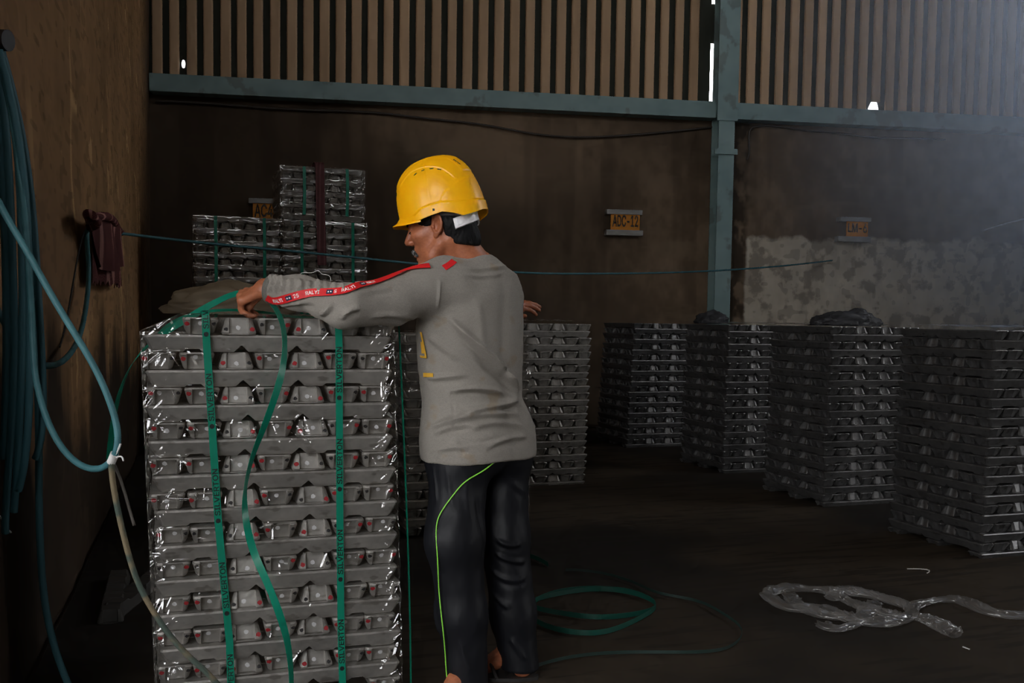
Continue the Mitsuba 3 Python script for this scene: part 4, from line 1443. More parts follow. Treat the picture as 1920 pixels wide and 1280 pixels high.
def wrap(st, top, bottom, fstep, zstep, seed, n_ridges, grow=0.007, cap=0.12, amp=0.0016, left_slope=0.0, edge_ridges=30):
    """film round a stack: a closed skirt that clings and puckers, folded in over the top"""
    rng = np.random.default_rng(seed)
    W = 0.70
    g = grow
    nf = int(W / fstep)
    no = 40
    u = np.r_[np.linspace(-g, W + g, nf, endpoint=False), np.full(no, W + g), np.linspace(W + g, -g, no, endpoint=False), np.full(no, -g)]
    v = np.r_[np.full(nf, -g), np.linspace(-g, W + g, no, endpoint=False), np.full(no, W + g), np.linspace(W + g, -g, no, endpoint=False)]
    nu = np.r_[np.zeros(nf), np.ones(no), np.zeros(no), -np.ones(no)]
    nv = np.r_[-np.ones(nf), np.zeros(no), np.ones(no), np.zeros(no)]
    z = np.arange(bottom, top + 1e-6, zstep)
    nz = len(z)
    U, Z = np.repeat(u[:, None], nz, 1), np.repeat(z[None], len(u), 0)
    Vv = np.repeat(v[:, None], nz, 1)
    D = np.zeros_like(U)
    # drawn in between the layers, loose noise
    ph = (top - Z) / 0.099
    D += -0.006 * (0.5 + 0.5 * np.cos(2 * np.pi * ph)) * (0.6 + 0.8 * meshkit.noise(np.stack([U * 5, Vv * 5, Z * 6], -1), seed))
    D += 0.004 * (meshkit.fbm(np.stack([U * 9, Vv * 9, Z * 22], -1), 3, seed + 1) - 0.5)
    front_ = slice(0, nf)
    uf = u[front_]
    for k in range(n_ridges):
        kind = rng.random()
        if kind < 0.55:
            a, ln = rng.normal(0.02, 0.05), rng.uniform(0.05, 0.40)
        elif kind < 0.85:
            a, ln = rng.normal(-0.72, 0.18), rng.uniform(0.05, 0.28)
        else:
            a, ln = rng.normal(1.3, 0.4), rng.uniform(0.02, 0.08)
        c = np.array([rng.uniform(0, W), rng.uniform(bottom, top)])
        edge = k < edge_ridges
        if edge:                                # puckers at the two vertical edges
            c[0] = rng.choice([rng.uniform(-g, 0.05), rng.uniform(W - 0.05, W + g)])
            a, ln = rng.normal(1.2, 0.6), rng.uniform(0.02, 0.09)
        d_ = np.array([math.cos(a), math.sin(a)])
        w = rng.uniform(0.0018, 0.0045) * (1.2 if edge else 1)
        h = rng.uniform(0.35, 0.8) * w * (amp / 0.0016) * (1.3 if edge else 1) * rng.choice([-1, 1])
        i = np.nonzero(np.abs(uf - c[0]) < ln / 2 * abs(d_[0]) + 4 * w)[0]
        j = np.nonzero(np.abs(z - c[1]) < ln / 2 * abs(d_[1]) + 4 * w)[0]
        if not len(i) or not len(j):
            continue
        X, Y = uf[i][:, None] - c[0], z[j][None] - c[1]
        t, s_ = X * d_[0] + Y * d_[1], -X * d_[1] + Y * d_[0] + 0.004 * np.sin((X * d_[0] + Y * d_[1]) * 23)
        D[np.ix_(i, j)] += h * np.exp(-(s_ / w) ** 2) * np.clip((ln / 2 - np.abs(t)) / (0.25 * ln), 0, 1)
    sh = np.zeros_like(Z)
    du = np.interp(Z, [bottom, top], [0.032 * (top - bottom) * SHEAR.get(id(st), 0), 0])
    P = np.stack([U + D * nu[:, None] + du, Vv + D * nv[:, None], Z], -1)
    rows = [P]
    nc = 14
    cx, cy = W / 2, W / 2
    for k in range(1, nc + 1):
        f_ = k / nc * cap / (W / 2)
        Q = P[:, -1].copy()
        Q[:, 0] += (cx - Q[:, 0]) * f_
        Q[:, 1] += (cy - Q[:, 1]) * f_
        Q[:, 2] += 0.005 * np.sin(min(1, k / 4) * 1.5) + 0.010 * (meshkit.fbm(np.stack([Q[:, 0] * 16, Q[:, 1] * 16, np.full(len(Q), k * 0.2)], -1), 3, seed + 4) - 0.5)
        rows.append(Q[:, None])
    P = np.concatenate(rows, 1)
    if left_slope:
        P[..., 2] = np.minimum(P[..., 2], top - left_slope + np.clip(P[..., 0] + g, 0, 1) * left_slope / 0.11 + 0.004 * meshkit.noise(P * 30, 3))
    m = trimesh.Trimesh(P.reshape(-1, 3), quads(len(u), P.shape[1], wrap=True), process=False)
    m.apply_transform(st.M)
    return m


SHEAR = {id(front): 1.0}
put('stretch_film', ply(wrap(front, 1.183, 0.02, 0.0023, 0.0023, 4, 460, edge_ridges=150, left_slope=0.050), 'mat_film', smooth=True), label='clear stretch film wrapped round the front ingot stack with SILVERTON straps', category='stretch film')
for st, top, bot, sd, lab in ((behind, 1.11, 0.05, 21, 'clear stretch film round the ingot stack half hidden behind the man'), (tall1, 2.01, 1.19, 22, 'clear film round the upper bundle of the left-hand tall stack in the corner'),
                              (tall2, 2.45, 2.02, 23, 'clear film round the topmost ingot bundle in the corner'), (tall2b, tall2.bottom + 0.004, 1.14, 24, 'clear film round the ingot bundle under the topmost one in the corner')):
    put('stretch_film', ply(wrap(st, top, bot, 0.006, 0.006, sd, 130, grow=0.010, amp=0.003, cap=0.2), 'mat_film', smooth=True), label=lab, category='stretch film')

SW = 0.0205


def letter(rib, key, s_list, flip=False, h=0.0145, face=1):
    """SILVERTON and its round emblem along a strap"""
    for s0 in s_list:
        m = meshkit.text_mesh('SILVERTON', h, 0.0004, bold=True)
        v = np.array(m.vertices)
        v[:, 0] *= 0.135 / v[:, 0].max()
        v[:, 1] -= h / 2
        em = trimesh.creation.cylinder(0.0068, 0.0004, sections=20)
        em.apply_translation([-0.014, 0, 0.0002])
        ring = trimesh.creation.annulus(0.0026, 0.0036, 0.0006, sections=16)
        m = cat([trimesh.Trimesh(v, m.faces, process=False), em])
        v = np.array(m.vertices)
        if flip:
            v[:, 0] *= -1
            v[:, 1] *= -1
        if face < 0:
            v[:, 1] *= -1
            v[:, 2] *= -1
        put(key + '__lettering', ply(rib.on(trimesh.Trimesh(v, m.faces, process=False), s0, face * 0.0006), 'mat_strap_ink'))


def strap(key, pts, W, label, texts=(), group=None, n=140, flip=False, width=SW, face=1, smooth=30):
    k = name(key)
    r = Ribbon(pts, W, width, n=n)
    put(k + '__band', ply(r.mesh(), 'mat_strap', smooth=smooth))
    letter(r, k, texts, flip, face=face)
    tag(k, label=label, category='strap', group=group)
    return r


# the two upright straps on the front stack: up the face, over the top edge and back across the top
for u0, u1, lab, tx in ((0.208, 0.168, 'upright green SILVERTON strap on the front stack, the left one', (0.075, 0.345, 0.615, 0.885, 1.145)), (0.528, 0.538, 'upright green SILVERTON strap on the front stack, the right one', (0.15, 0.42, 0.69, 0.96))):
    pts = [front.world(u0 + 0.03, -0.011, 0.0), front.world(u0 + 0.022, -0.011, 0.25), front.world(u0 + (u1 - u0) * 0.5 + 0.012, -0.012, 0.6), front.world(u1 + 0.003, -0.011, 1.10), front.world(u1, -0.011, 1.178), front.world(u1, -0.002, 1.1905), front.world(u1, 0.06, 1.193), front.world(u1, 0.30, 1.192), front.world(u1, 0.69, 1.192)]
    L0 = np.linalg.norm(np.array(pts[3]) - pts[0])
    p = np.vstack([np.array(pts[0]) + (np.array(pts[1]) - pts[0]) * np.linspace(0, 1, 12, endpoint=False)[:, None], np.array(pts[1]) + (np.array(pts[2]) - pts[1]) * np.linspace(0, 1, 20, endpoint=False)[:, None],
                   np.array(pts[2]) + (np.array(pts[3]) - pts[2]) * np.linspace(0, 1, 26, endpoint=False)[:, None], pts[3:]])
    strap('packing_strap', p, [front.M[:3, 0] * -1] * 2, lab, tx, n=260)
# a strap down the right side of the front stack, seen edge-on
strap('packing_strap', [front.world(0.742, 0.10, 1.175), front.world(0.748, 0.06, 0.9), front.world(0.760, 0.05, 0.6), front.world(0.772, 0.05, 0.3), front.world(0.778, 0.05, 0.02)], [front.M[:3, 1]] * 2, 'thin green strap hanging edge-on down the right side of front stack')
# the strap in the man's hand, the one over the stack's top and the curled end hanging in front
handp = at(447, 550, 2.96)
strap('packing_strap', [W_L + np.array([-0.075, 0.03, -0.02]), handp, at(405, 566, 2.95), at(350, 598, 2.90), at(300, 630, 2.86), at(258, 668, 2.84), at(232, 715, 2.86), at(215, 775, 2.90), at(205, 860, 2.96)],
      [(0.25, 0.5, 0.8), (0.2, 0.45, 0.85), (0.1, 0.75, 0.6), (0.3, 0.9, 0.2), (0.6, 0.8, 0.1)], 'green strap pulled from the man\'s hand down past the left corner of front stack')
strap('packing_strap', [at(296, 628, 2.95), at(325, 604, 3.0), at(365, 588, 3.04), at(430, 581, 3.06), at(490, 585, 3.05), at(540, 592, 3.02), at(590, 594, 3.0)],
      [(0.2, 0.75, 0.55), (0.1, 0.9, 0.35), (0, 0.95, 0.25)], 'dark green strap lying loose across the top of front stack')
strap('packing_strap', [at(512, 572, 2.90), at(522, 588, 2.84), at(531, 615, 2.78), at(534, 650, 2.74), at(530, 690, 2.72), at(515, 745, 2.70), at(495, 800, 2.70), at(474, 855, 2.71), at(461, 910, 2.72), at(459, 950, 2.72), at(466, 1000, 2.71), at(480, 1045, 2.70), at(500, 1090, 2.70), at(520, 1140, 2.71), at(537, 1195, 2.73), at(545, 1250, 2.75), at(547, 1300, 2.76)],
      [(0.5, 0.85, 0.0), (0.35, 0.95, 0.0), (0.35, 0.95, 0), (0.75, 0.65, 0.1), (0.75, 0.7, 0), (0.45, 0.9, 0), (0.15, 1.0, 0), (0.75, 0.65, -0.1), (0.98, 0.1, -0.2), (0.98, 0.0, -0.2), (0.75, 0.65, 0), (0.5, 0.9, 0), (0.35, 0.95, 0)],
      'green SILVERTON strap end hanging in a loose curl before front stack', (0.70,), n=220, face=-1)
# bent wire standing up behind the sleeve
mat('mat_wire', (0.45, 0.44, 0.42), 0.35, metallic=0.9)
put('bent_wire', ply(tube([at(556, 523, 3.05), at(561, 515, 3.05), at(570, 511, 3.05), at(586, 511, 3.05), at(597, 507, 3.05), at(603, 513, 3.05), at(612, 515, 3.05), at(619, 519, 3.05), at(619, 530, 3.05), at(618, 560, 3.05)], 0.0012, 70, 6), 'mat_wire', smooth=True), label='thin bent metal wire sticking up just above the man\'s grey sleeve', category='wire')
# straps on the tall stacks in the corner and the maroon webbing over them
for st, top, bot, us, lab in ((tall1, 2.0, 1.0, (0.17, 0.56), 'the left-hand tall stack in the corner'), (tall2, 2.44, 2.04, (0.19, 0.55), 'the topmost bundle of the tall stack in the corner'), (tall2b, tall2.bottom - 0.005, 1.0, (0.15, 0.58), 'the middle bundle of the tall stack in the corner')):
    for i, u0 in enumerate(us):
        strap('packing_strap', [st.world(u0, -0.018, bot), st.world(u0 + 0.004, -0.018, (top + bot) / 2), st.world(u0, -0.018, top)], [st.M[:3, 0]] * 2, f'{"left" if i == 0 else "right"} green strap on {lab}', width=0.026, n=20)
mat('mat_webbing', lambda p, n, uv: mix((0.07, 0.016, 0.018), (0.11, 0.045, 0.045), smoothstep(0.35, 0.65, noise(p.x * 160, 1.0, 2.0))), 0.8)
wb = Ribbon([tall2.world(0.315, 0.30, 2.49), tall2.world(0.315, 0.02, 2.485), tall2.world(0.316, -0.03, 2.46), tall2.world(0.318, -0.045, 2.3), tall2.world(0.325, -0.05, 2.0), tall2.world(0.335, -0.05, 1.62)], [tall2.M[:3, 0]] * 2, 0.075, n=80, thick=0.006)
put('webbing_sling', ply(wb.mesh(), 'mat_webbing', smooth=30), label='dark maroon webbing sling hanging over the tall stack in the corner', category='sling')

# ---------------------------------------------------------------- signs on the back wall
mat('mat_sign', lambda p, n, uv: mix(hexlin(196, 128, 26), hexlin(168, 100, 24), fbm(p.x * 12, p.y * 12, p.z * 12, octaves=3)), 0.6)
mat('mat_sign_rail', lambda p, n, uv: mix(hexlin(150, 150, 146), hexlin(110, 108, 104), fbm(p.x * 9, p.y * 9, p.z * 20, octaves=3)), 0.5)
mat('mat_sign_ink', (0.03, 0.022, 0.015), 0.7)


def sign(txt, board, rails, label, h):
    k = name('alloy_sign')

    def rect(r, y0, y1, key, m_):
        a, b = wall(r[0], r[3], -y0), wall(r[2], r[1], -y0)
        m = box(back_s(a), back_s(b), y0, y1, a[2], b[2])
        m.apply_transform(MB)
        put(f'{k}__{key}', ply(m, m_))
        return back_s(a), back_s(b), a[2], b[2]

    s0, s1, z0, z1 = rect(board, -0.10, -0.085, 'board', 'mat_sign')
    for r in rails:
        rect(r, -0.12, -0.02, 'rail', 'mat_sign_rail')
    m = meshkit.text_mesh(txt, h, 0.004, bold=True)
    v = np.array(m.vertices)
    w = v[:, 0].max() - v[:, 0].min()
    sc = min(1.0, (s1 - s0) * 0.88 / w)
    x = (v[:, 0] - v[:, 0].min()) * sc + (s0 + s1) / 2 - w * sc / 2
    v = np.c_[x, -0.1005 - v[:, 2], (z0 + z1) / 2 + 0.01 - h / 2 + v[:, 1]]
    m = trimesh.Trimesh(v, m.faces[:, ::-1], process=False)
    m.apply_transform(MB)
    put(f'{k}__lettering', ply(m, 'mat_sign_ink'))
    tag(k, label=label, category='sign')


sign('ADC-12', (1145, 400, 1200, 432), [(1138, 394, 1205, 400.5), (1137, 432, 1206, 440)], 'orange sign lettered ADC-12 on the back wall left of the post', 0.115)
sign('LM-6', (1587, 415, 1628, 443), [(1576, 408, 1634, 414), (1572, 444, 1633, 452)], 'small orange sign lettered LM-6 on the bay right of the post', 0.095)
sign('AC4 B', (474, 380, 530, 414), [(466, 373, 533, 380)], 'dim orange sign lettered AC4 B half hidden by the corner stacks', 0.12)

# ---------------------------------------------------------------- cables and hoses
mat('mat_hose', lambda p, n, uv: mix(hexlin(44, 84, 90), hexlin(66, 112, 118), fbm(p.x * 20, p.y * 20, p.z * 20)), 0.5, specular=0.3)
mat('mat_hose_dark', hexlin(46, 84, 92), 0.55, specular=0.3)
mat('mat_hose_dirty', lambda p, n, uv: mix(hexlin(58, 70, 62), hexlin(104, 92, 70), smoothstep(0.45, 0.62, fbm(p.x * 16, p.y * 16, p.z * 16, octaves=3))), 0.6)
mat('mat_cable', (0.05, 0.042, 0.034), 0.6)
mat('mat_black_rubber', (0.012, 0.012, 0.013), 0.5)
mat('mat_tape_grey', (0.55, 0.54, 0.52), 0.5)
for pts, lab in (([(292, 190), (420, 196), (545, 205), (700, 211), (800, 222), (900, 233), (990, 249), (1080, 257), (1180, 253), (1260, 246), (1335, 238)], 'thin brown cable sagging along the plaster left of the post'),
                 ([(1400, 300), (1404, 262), (1410, 240), (1500, 243), (1570, 249), (1620, 256), (1700, 259), (1772, 262)], 'thin cable along the plaster right of the post')):
    put('wall_cable', ply(tube([wall(x, y, 0.045) for x, y in pts], 0.011, 120, 6), 'mat_cable', smooth=True), label=lab, category='cable')
put('wall_cable', ply(tube([wall(1845, 432, 0.12), wall(1890, 418, 0.12), wall(1960, 402, 0.12)], 0.008, 30, 6), 'mat_tape_grey', smooth=True), label='pale cable slanting up the wall at the right edge', category='cable')
TOW = lwall(170, 420, 0.06)
yy = TOW[1]
put('line_cable', ply(tube([lwall(196, 432, 0.06), at(240, 439, 5.8), at(400, 457, 6.2), at(560, 472, 6.6), at(785, 495, 7.2), at(980, 511, 8.0), at(1100, 513, 8.6), at(1250, 511, 9.4), at(1410, 503, 10.3), wall(1560, 488, 0.02)], 0.0085, 160, 8), 'mat_hose', smooth=True), label='blue-green cable strung from the hanging cloth across to the back wall', category='cable')
put('drop_cable', ply(tube([lwall(166, 428, 0.05), lwall(163, 450, 0.05), lwall(166, 500, 0.05), lwall(163, 560, 0.06), lwall(152, 620, 0.07), lwall(132, 662, 0.08), lwall(105, 683, 0.09), lwall(80, 684, 0.09), lwall(62, 672, 0.09)], 0.0105, 90, 8), 'mat_hose', smooth=True), label='blue-green cable looping down the left wall from the hanging cloth', category='cable')
put('thin_wire', ply(tube([lwall(162, 428, 0.04), lwall(146, 480, 0.04), lwall(132, 560, 0.04), lwall(112, 650, 0.04)], 0.0035, 50, 6), 'mat_black_rubber', smooth=True), label='thin dark wire slanting down the left wall beside the cloth', category='wire')
# the bundle of hoses on a peg at the left edge
GY = 2.62
peg_p = at(4, 75, GY)
pm = tube([peg_p + np.array([-0.25, 0.04, 0.01]), peg_p, peg_p + np.array([0.018, -0.004, -0.002])], [0.026, 0.028, 0.022], 10, 16, smooth_pts=False) if False else tube([peg_p + np.array([-0.25, 0.04, 0.01]), peg_p + np.array([-0.1, 0.016, 0.004]), peg_p + np.array([0.018, -0.004, -0.002])], 0.027, 10, 16)
put('hose_peg', ply(pm, 'mat_black_rubber', smooth=40), label='black peg end above the hoses at the left edge of the photo', category='peg')
HOSES = [
    ([(-6, 96), (14, 170), (32, 280), (40, 420), (42, 600), (36, 800), (26, 960)], 0.0100, -0.02), ([(-10, 98), (6, 190), (17, 330), (24, 500), (26, 700), (14, 900), (10, 1000)], 0.0100, 0.0),
    ([(-2, 94), (22, 190), (44, 330), (54, 500), (56, 660), (50, 830), (34, 920)], 0.0100, -0.045), ([(2, 92), (30, 200), (56, 350), (70, 520), (78, 660), (80, 790), (66, 860)], 0.0095, 0.02),
    ([(-12, 100), (-2, 220), (8, 420), (12, 640), (6, 860)], 0.0100, 0.03), ([(0, 92), (24, 180), (48, 300), (62, 440), (66, 600), (72, 760), (73, 900), (76, 1030), (86, 1140), (108, 1230), (136, 1300)], 0.0100, 0.05),
    ([(-14, 560), (0, 590), (18, 625), (34, 680), (48, 760)], 0.0090, 0.06)]
DESC = ['second from the right at the peg', 'second from the left at the peg', 'third from the right at the peg', 'curving out rightmost from the peg', 'leftmost at the peg', 'running on down to the floor', 'crossing behind from the left edge']
for (pts, r, dy), de in zip(HOSES, DESC):
    put('hanging_hose', ply(tube([at(x, y, GY + dy + 0.10 * (y - 90) / 900) for x, y in pts], r, 90, 10), 'mat_hose_dark', smooth=True), label=f'dark teal hose on left wall, {de}', category='hose', group='hoses hanging on the left wall')
lp = [(-16, 70), (-50, 130), (-62, 230), (-44, 310), (-12, 362), (10, 402), (50, 470), (95, 550), (140, 625), (178, 690), (204, 748), (219, 800), (220, 835), (211, 860), (190, 877), (162, 876), (130, 855), (100, 812), (78, 755), (66, 700), (62, 650), (60, 600), (54, 500), (44, 380), (26, 240), (6, 120)]
LY = [2.56, 2.52, 2.48, 2.46] + [2.45] * 9 + [2.46, 2.48, 2.50, 2.52, 2.54, 2.56, 2.58, 2.59, 2.60, 2.60, 2.60, 2.60, 2.60]
k = name('looped_hose')
put(k + '__hose', ply(tube([at(x, y, Y) for (x, y), Y in zip(lp, LY)], 0.0083, 260, 12), 'mat_hose', smooth=True))
put(k + '__tape', ply(cat([tube([at(208, 867, 2.465), at(212, 858, 2.46), at(215, 850, 2.455)], 0.0108, 10, 12), tube([at(217, 852, 2.45), at(222, 842, 2.445), at(226, 832, 2.44)], 0.0025, 8, 6), tube([at(218, 858, 2.45), at(228, 856, 2.445), at(231, 864, 2.44)], 0.002, 8, 6)]), 'mat_tape_grey', smooth=40), label='pale grey tape round the hose')
tag(k, label='blue-green hose hanging in a big loop with a taped joint at its low point', category='hose')
dn = [(209, 862), (212, 905), (222, 960), (236, 1020), (256, 1085), (284, 1140), (318, 1190), (352, 1228), (385, 1258), (410, 1285), (425, 1305)]
put('trailing_hose', ply(tube([at(x, y, 2.46 + 0.012 * i) for i, (x, y) in enumerate(dn)], 0.0076, 90, 10), 'mat_hose_dirty', smooth=True), label='dirty hose trailing from the taped joint across the foot of front stack', category='hose')
put('loose_tie', ply(tube([at(214, 870, 2.5), at(228, 905, 2.5), at(240, 945, 2.5), at(252, 985, 2.5)], [0.004] * 30, 30, 6), 'mat_cable', smooth=True), label='brown loose tie end dangling beside the trailing hose', category='cord')
put('white_cord', ply(tube([at(-10, 955, 2.75), at(0, 968, 2.75), at(10, 985, 2.75), at(21, 998, 2.76)], 0.0022, 20, 6), 'mat_tape_grey', smooth=True), label='short pale cord arc at the left edge low on the wall', category='cord')


# the cloth knotted to the wall
def cloth_color(p, n, uv):
    z = p.z * 60 + p.x * 20
    line = smoothstep(0.965, 0.985, dr.abs(dr.sin(uv.x * 15)))
    chk = 0.5 + 0.5 * dr.sin(uv.x * 200) * dr.sin(uv.y * 200)
    c = mix(hexlin(58, 18, 19), hexlin(78, 34, 31), chk)
    return mix(c, hexlin(150, 108, 100), line * 0.7)


mat('mat_cloth', cloth_color, 0.9, sheen=0.3)


def drape(top, bottom, depth, nfold, seed, off, ragged=0.0):
    nu, nv_ = 90, 60
    u, v = np.linspace(0, 1, nu), np.linspace(0, 1, nv_)
    T_, B_ = spline([lwall(x, y, off) for x, y in top], nu), spline([lwall(x, y, off) for x, y in bottom], nu)
    w = v[None, :, None]
    P = T_[:, None] * (1 - w) + B_[:, None] * w
    rng_ = np.random.default_rng(seed)
    ph = rng_.uniform(0, 6, 3)
    f_ = sum(np.sin(2 * np.pi * nfold * (k + 1) * (u[:, None] + 0.10 * v[None] * math.sin(ph[k])) + ph[k]) / (k + 1) for k in range(3))
    P = P + WLn * (depth * f_ * (0.35 + 0.65 * v[None]))[..., None] + WLn * (0.03 * np.sin(np.pi * u))[:, None, None]
    if ragged:
        P[:, -6:, 2] -= (rng_.uniform(0, ragged, nu)[:, None] * np.linspace(0, 1, 6)[None])
    uv = np.stack(np.meshgrid(u, v, indexing='ij'), -1).reshape(-1, 2)
    return P.reshape(-1, 3), quads(nu, nv_), uv


k = name('knotted_cloth')
for top, bot, dep, nf, sd, off, rg in (([(166, 412), (185, 408), (205, 416), (224, 440)], [(172, 526), (190, 524), (205, 528), (222, 530)], 0.014, 3.2, 3, 0.05, 0.035), ([(176, 416), (195, 412), (212, 424), (227, 438)], [(190, 500), (204, 508), (216, 500), (226, 494)], 0.018, 2.1, 5, 0.085, 0.0)):
    P, F_, uv_ = drape(top, bot, dep, nf, sd, off, rg)
    put(k + '__fold', ply((P, F_), 'mat_cloth', smooth=True, uv=uv_))
kn = []
for j in range(3):
    kn.append(tube([lwall(163 + 3 * j, 404 + 6 * j, 0.05), lwall(172 + 3 * j, 402 + 5 * j, 0.11), lwall(178 + 2 * j, 412 + 4 * j, 0.10), lwall(168, 422 + 3 * j, 0.06)], 0.017, 24, 10))
kn.append(tube([lwall(178, 408, 0.10), lwall(200, 406, 0.12), lwall(216, 420, 0.10), lwall(227, 436, 0.07)], 0.02, 24, 10))
mk = cat(kn)
put(k + '__knot', ply(mk, 'mat_cloth', smooth=True, uv=np.stack([np.asarray(mk.vertices)[:, 0] * 3, np.asarray(mk.vertices)[:, 2] * 3], 1)))
tag(k, label='dark red checked cloth knotted to a hook on the left wall', category='cloth')

# ---------------------------------------------------------------- on the floor and on the stacks
def fl(x, y, h=0.0):
    return on_floor(x, y, h)


for pts, lab, w_ in (([(1000, 1128), (1060, 1106), (1120, 1102), (1180, 1108), (1224, 1126), (1222, 1142), (1180, 1152), (1120, 1156), (1060, 1150), (1004, 1138), (1000, 1126), (1060, 1110), (1130, 1104), (1190, 1112), (1228, 1130), (1214, 1150), (1160, 1176), (1110, 1186), (1050, 1180), (1005, 1162)], 'coil of green strapping lying on the floor behind the man\'s feet', SW),
                     ([(1060, 1068), (1130, 1074), (1190, 1092), (1240, 1112), (1300, 1124), (1350, 1146), (1384, 1170), (1388, 1195), (1355, 1216), (1280, 1222), (1180, 1222), (1090, 1228), (1010, 1246)], 'wide dark loop of strapping on the floor right of the green coil', 0.012),
                     ([(985, 1040), (1006, 1046), (1028, 1058)], 'short piece of green strap on the floor behind the man\'s knee', SW)):
    r = Ribbon([fl(x, y, 0.0125 + 0.004 * (i % 2)) for i, (x, y) in enumerate(pts)], [(0, 0, 1)] * 2, w_, n=180)
    put('floor_strap', ply(r.mesh(), 'mat_strap_shaded' if w_ > 0.018 else 'mat_strap_dull', smooth=40), label=lab, category='strap')


def scrap(paths, seed, rad, h=0.02):
    rng_ = np.random.default_rng(seed)
    ms = []
    for pts in paths:
        c = spline([fl(x, y, 0.006) for x, y in pts], 90)
        t, N, B = frames(c)
        a = np.linspace(0, 2 * np.pi, 22, endpoint=False)
        R = rad * (0.5 + 0.9 * meshkit.fbm(np.stack([c[:, 0] * 6, c[:, 1] * 6, c[:, 2]], 1), 2, seed))
        s_ = np.linspace(0, 12, 90)
        rr = 0.5 + 1.0 * meshkit.fbm(np.stack(np.broadcast_arrays(s_[:, None] * 1.6, np.cos(a)[None] * 3, np.sin(a)[None] * 3 + seed), -1), 4, seed)
        flat = np.cross([0, 0, 1.0], t)
        P = c[:, None] + (R[:, None] * rr)[..., None] * (np.cos(a)[None, :, None] * flat[:, None] * 1.3 + np.sin(a)[None, :, None] * np.array([0, 0, 0.55]) + np.array([0, 0, 0.45]))
        P[..., 2] = np.maximum(P[..., 2], 0.003)
        v = P.transpose(1, 0, 2).reshape(-1, 3)
        ms.append(trimesh.Trimesh(v, quads(22, 90, wrap=True), process=False))
    return cat(ms)


scene['mat_film_scrap'] = {'type': 'blendbsdf', 'weight': 0.10, 'a': {'type': 'thindielectric', 'int_ior': 1.5},
                           'b': {'type': 'principledthin', 'base_color': rgb(0.55, 0.53, 0.50), 'roughness': 0.3, 'diff_trans': 0.9, 'spec_trans': 0.0}}
put('film_scrap', ply(scrap([[(1950, 1155), (1900, 1158), (1850, 1150), (1800, 1130), (1760, 1128), (1715, 1142)], [(1712, 1140), (1690, 1165), (1640, 1172), (1590, 1164), (1545, 1148), (1490, 1145), (1450, 1130), (1436, 1118)], [(1440, 1122), (1470, 1108), (1520, 1108), (1560, 1112), (1620, 1118), (1680, 1130), (1706, 1148)],
                             [(1545, 1110), (1590, 1130), (1640, 1150), (1690, 1160)], [(1545, 1176), (1562, 1182), (1592, 1178), (1620, 1160), (1642, 1134)], [(1716, 1160), (1750, 1172), (1775, 1186), (1792, 1194)], [(1560, 1125), (1600, 1112), (1650, 1124), (1700, 1140)], [(1480, 1118), (1500, 1140), (1540, 1156), (1600, 1160)]], 5, 0.027), 'mat_film_scrap', smooth=True), label='crumpled twist of clear stretch film on the floor at lower right', category='film scrap')
put('twig', ply(tube([fl(1701, 1066, 0.004), fl(1740, 1068, 0.004), fl(1738, 1074, 0.004)], 0.0028, 12, 6), 'mat_tape_grey', smooth=True), label='thin pale sliver on the floor below the stack at the right edge', category='sliver')
put('twig', ply(tube([fl(1805, 1212, 0.004), fl(1818, 1217, 0.004)], 0.0022, 6, 6), 'mat_tape_grey', smooth=True), label='tiny pale sliver on the floor below the crumpled film', category='sliver')
mat('mat_alu_dim', (0.035, 0.032, 0.028), 0.7)  # darkness by the left wall put into a near-black ingot colour
ING_DIM = ply(ING, 'mat_alu_dim', smooth=28)
# single ingots dumped in the dark by the left wall
for i, (x, y, rz, lab) in enumerate(((178, 1150, 1.9, 'dim ingot lying on the floor by the left wall, nearer the wall'), (232, 1135, 1.6, 'dim ingot lying on the floor by the left wall, nearer the front stack'))):
    p = fl(x, y)
    put('floor_ingot', moved(ING_DIM, trans(p[0], p[1] + 0.2, 0.0) @ rotz(rz)), label=lab, category='ingot')
# scraps on top of the stacks on the right
mat('mat_scrap', (0.02, 0.021, 0.024), 0.6)


def rag(c, size, seed, flat=0.35):
    m = trimesh.creation.icosphere(4, 1.0)
    v = np.array(m.vertices)
    v *= (0.6 + 0.9 * meshkit.fbm(v * 1.7 + seed, 4, seed))[:, None]
    v *= np.array(size)
    v[:, 2] = np.maximum(v[:, 2], -0.2 * size[2])
    v[:, 2] -= v[:, 2].min()
    return trimesh.Trimesh(v + c, m.faces, process=False)


put('dark_rag', ply(rag(right3.world(0.28, 0.30, 1.172), (0.20, 0.11, 0.075), 3), 'mat_scrap', smooth=50), label='heap of dark rags on top of the second ingot stack from the right edge', category='rags')
put('dark_rag', ply(rag(right3.world(0.52, 0.42, 1.172), (0.14, 0.09, 0.09), 6), 'mat_scrap', smooth=50), label='smaller dark heap beside the rags on the second stack from right edge', category='rags')
put('dark_rag', ply(rag(right2.world(0.10, 0.42, 1.172), (0.13, 0.10, 0.085), 9), 'mat_scrap', smooth=50), label='dark heap on the ingot stack below the foot of the steel post', category='rags')


mat('mat_paper', lambda p, n, uv: mix(hexlin(62, 52, 38), hexlin(88, 75, 56), fbm(p.x * 14, p.y * 14, p.z * 14, octaves=3)), 0.75)
put('crumpled_paper', ply(rag(front.world(0.26, 0.50, 1.186), (0.20, 0.10, 0.080), 12), 'mat_paper', smooth=50), label='crumpled brown wrapping paper on the back of front stack behind the hand', category='paper')


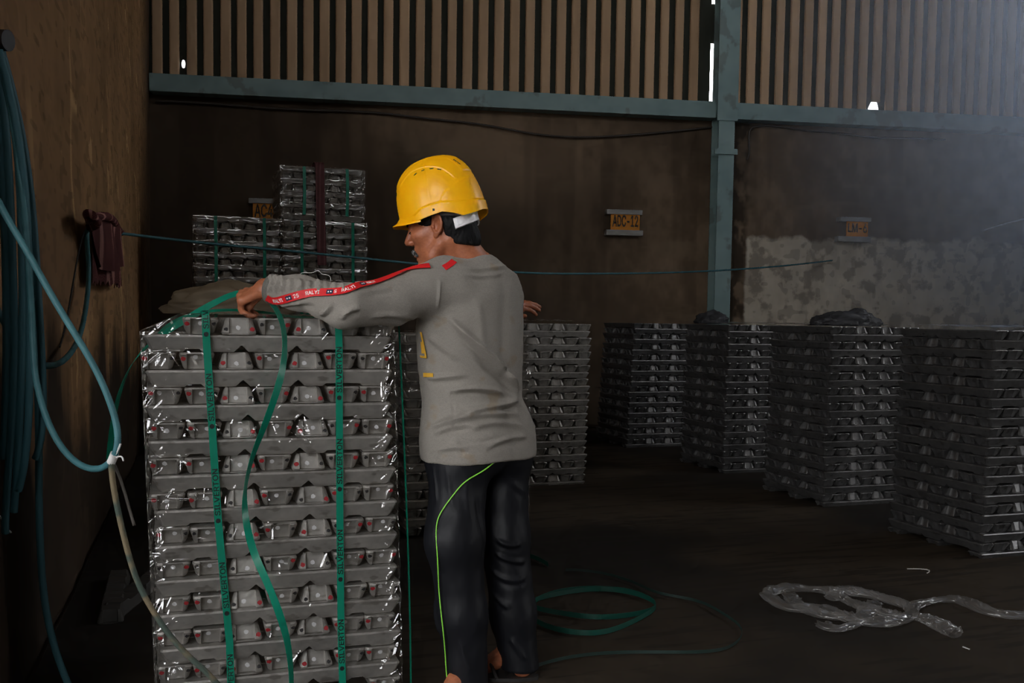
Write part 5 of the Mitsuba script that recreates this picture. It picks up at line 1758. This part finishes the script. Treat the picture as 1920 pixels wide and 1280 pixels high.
def top_film(st, seed, z):
    n_ = 60
    U, V_ = np.meshgrid(np.linspace(0.02, 0.68, n_), np.linspace(0.02, 0.68, n_), indexing='ij')
    P = np.stack([U, V_, z + 0.004 + 0.024 * meshkit.fbm(np.stack([U * 9, V_ * 9, 0 * U], -1), 4, seed)], -1).reshape(-1, 3)
    m = trimesh.Trimesh(P, quads(n_, n_), process=False)
    m.apply_transform(st.M)
    return m


for st, sd, lab in ((near, 3, 'stack at the right edge'), (right3, 4, 'second stack from the right edge'), (right2, 5, 'third stack from the right edge'), (mid, 6, 'stack just right of the man')):
    put('top_film', ply(top_film(st, sd, 1.168), 'mat_film', smooth=True), label=f'crinkled clear film lying over the top of the {lab}', category='film sheet')

# ---------------------------------------------------------------- dusty air in the light from the openings on the right
HX, HY, HZ = (1.2, 7.95), (7.6, 12.0), (0.02, 7.1)
gx, gy, gz = 28, 8, 28
zz, yy_, xx = np.meshgrid(np.linspace(*HZ, gz), np.linspace(*HY, gy), np.linspace(*HX, gx), indexing='ij')
dens = np.clip((xx - 1.9) / 3.5, 0, 1.3) ** 1.8 * (0.12 + 0.88 * np.clip((zz - 1.0) / 1.8, 0, 1)) * (0.75 + 0.5 * meshkit.fbm(np.stack([xx, yy_, zz], -1) * 0.7, 3, 5))
HAZE = 0.52
scene['haze'] = {'type': 'cube', 'to_world': T().translate([sum(HX) / 2, sum(HY) / 2, sum(HZ) / 2]).scale([(HX[1] - HX[0]) / 2, (HY[1] - HY[0]) / 2, (HZ[1] - HZ[0]) / 2]), 'bsdf': {'type': 'null'},
                 'interior': {'type': 'heterogeneous', 'albedo': {'type': 'constvolume', 'value': rgb(0.80, 0.88, 1.0)} if False else rgb(0.84, 0.91, 1.0), 'scale': HAZE,
                              'sigma_t': {'type': 'gridvolume', 'grid': mi.VolumeGrid(dens[..., None].astype(np.float32)), 'to_world': T().translate([HX[0], HY[0], HZ[0]]).scale([HX[1] - HX[0], HY[1] - HY[0], HZ[1] - HZ[0]])}}}
tag('haze', label='bluish dusty haze in the daylight at the right side', category='haze', kind='stuff')
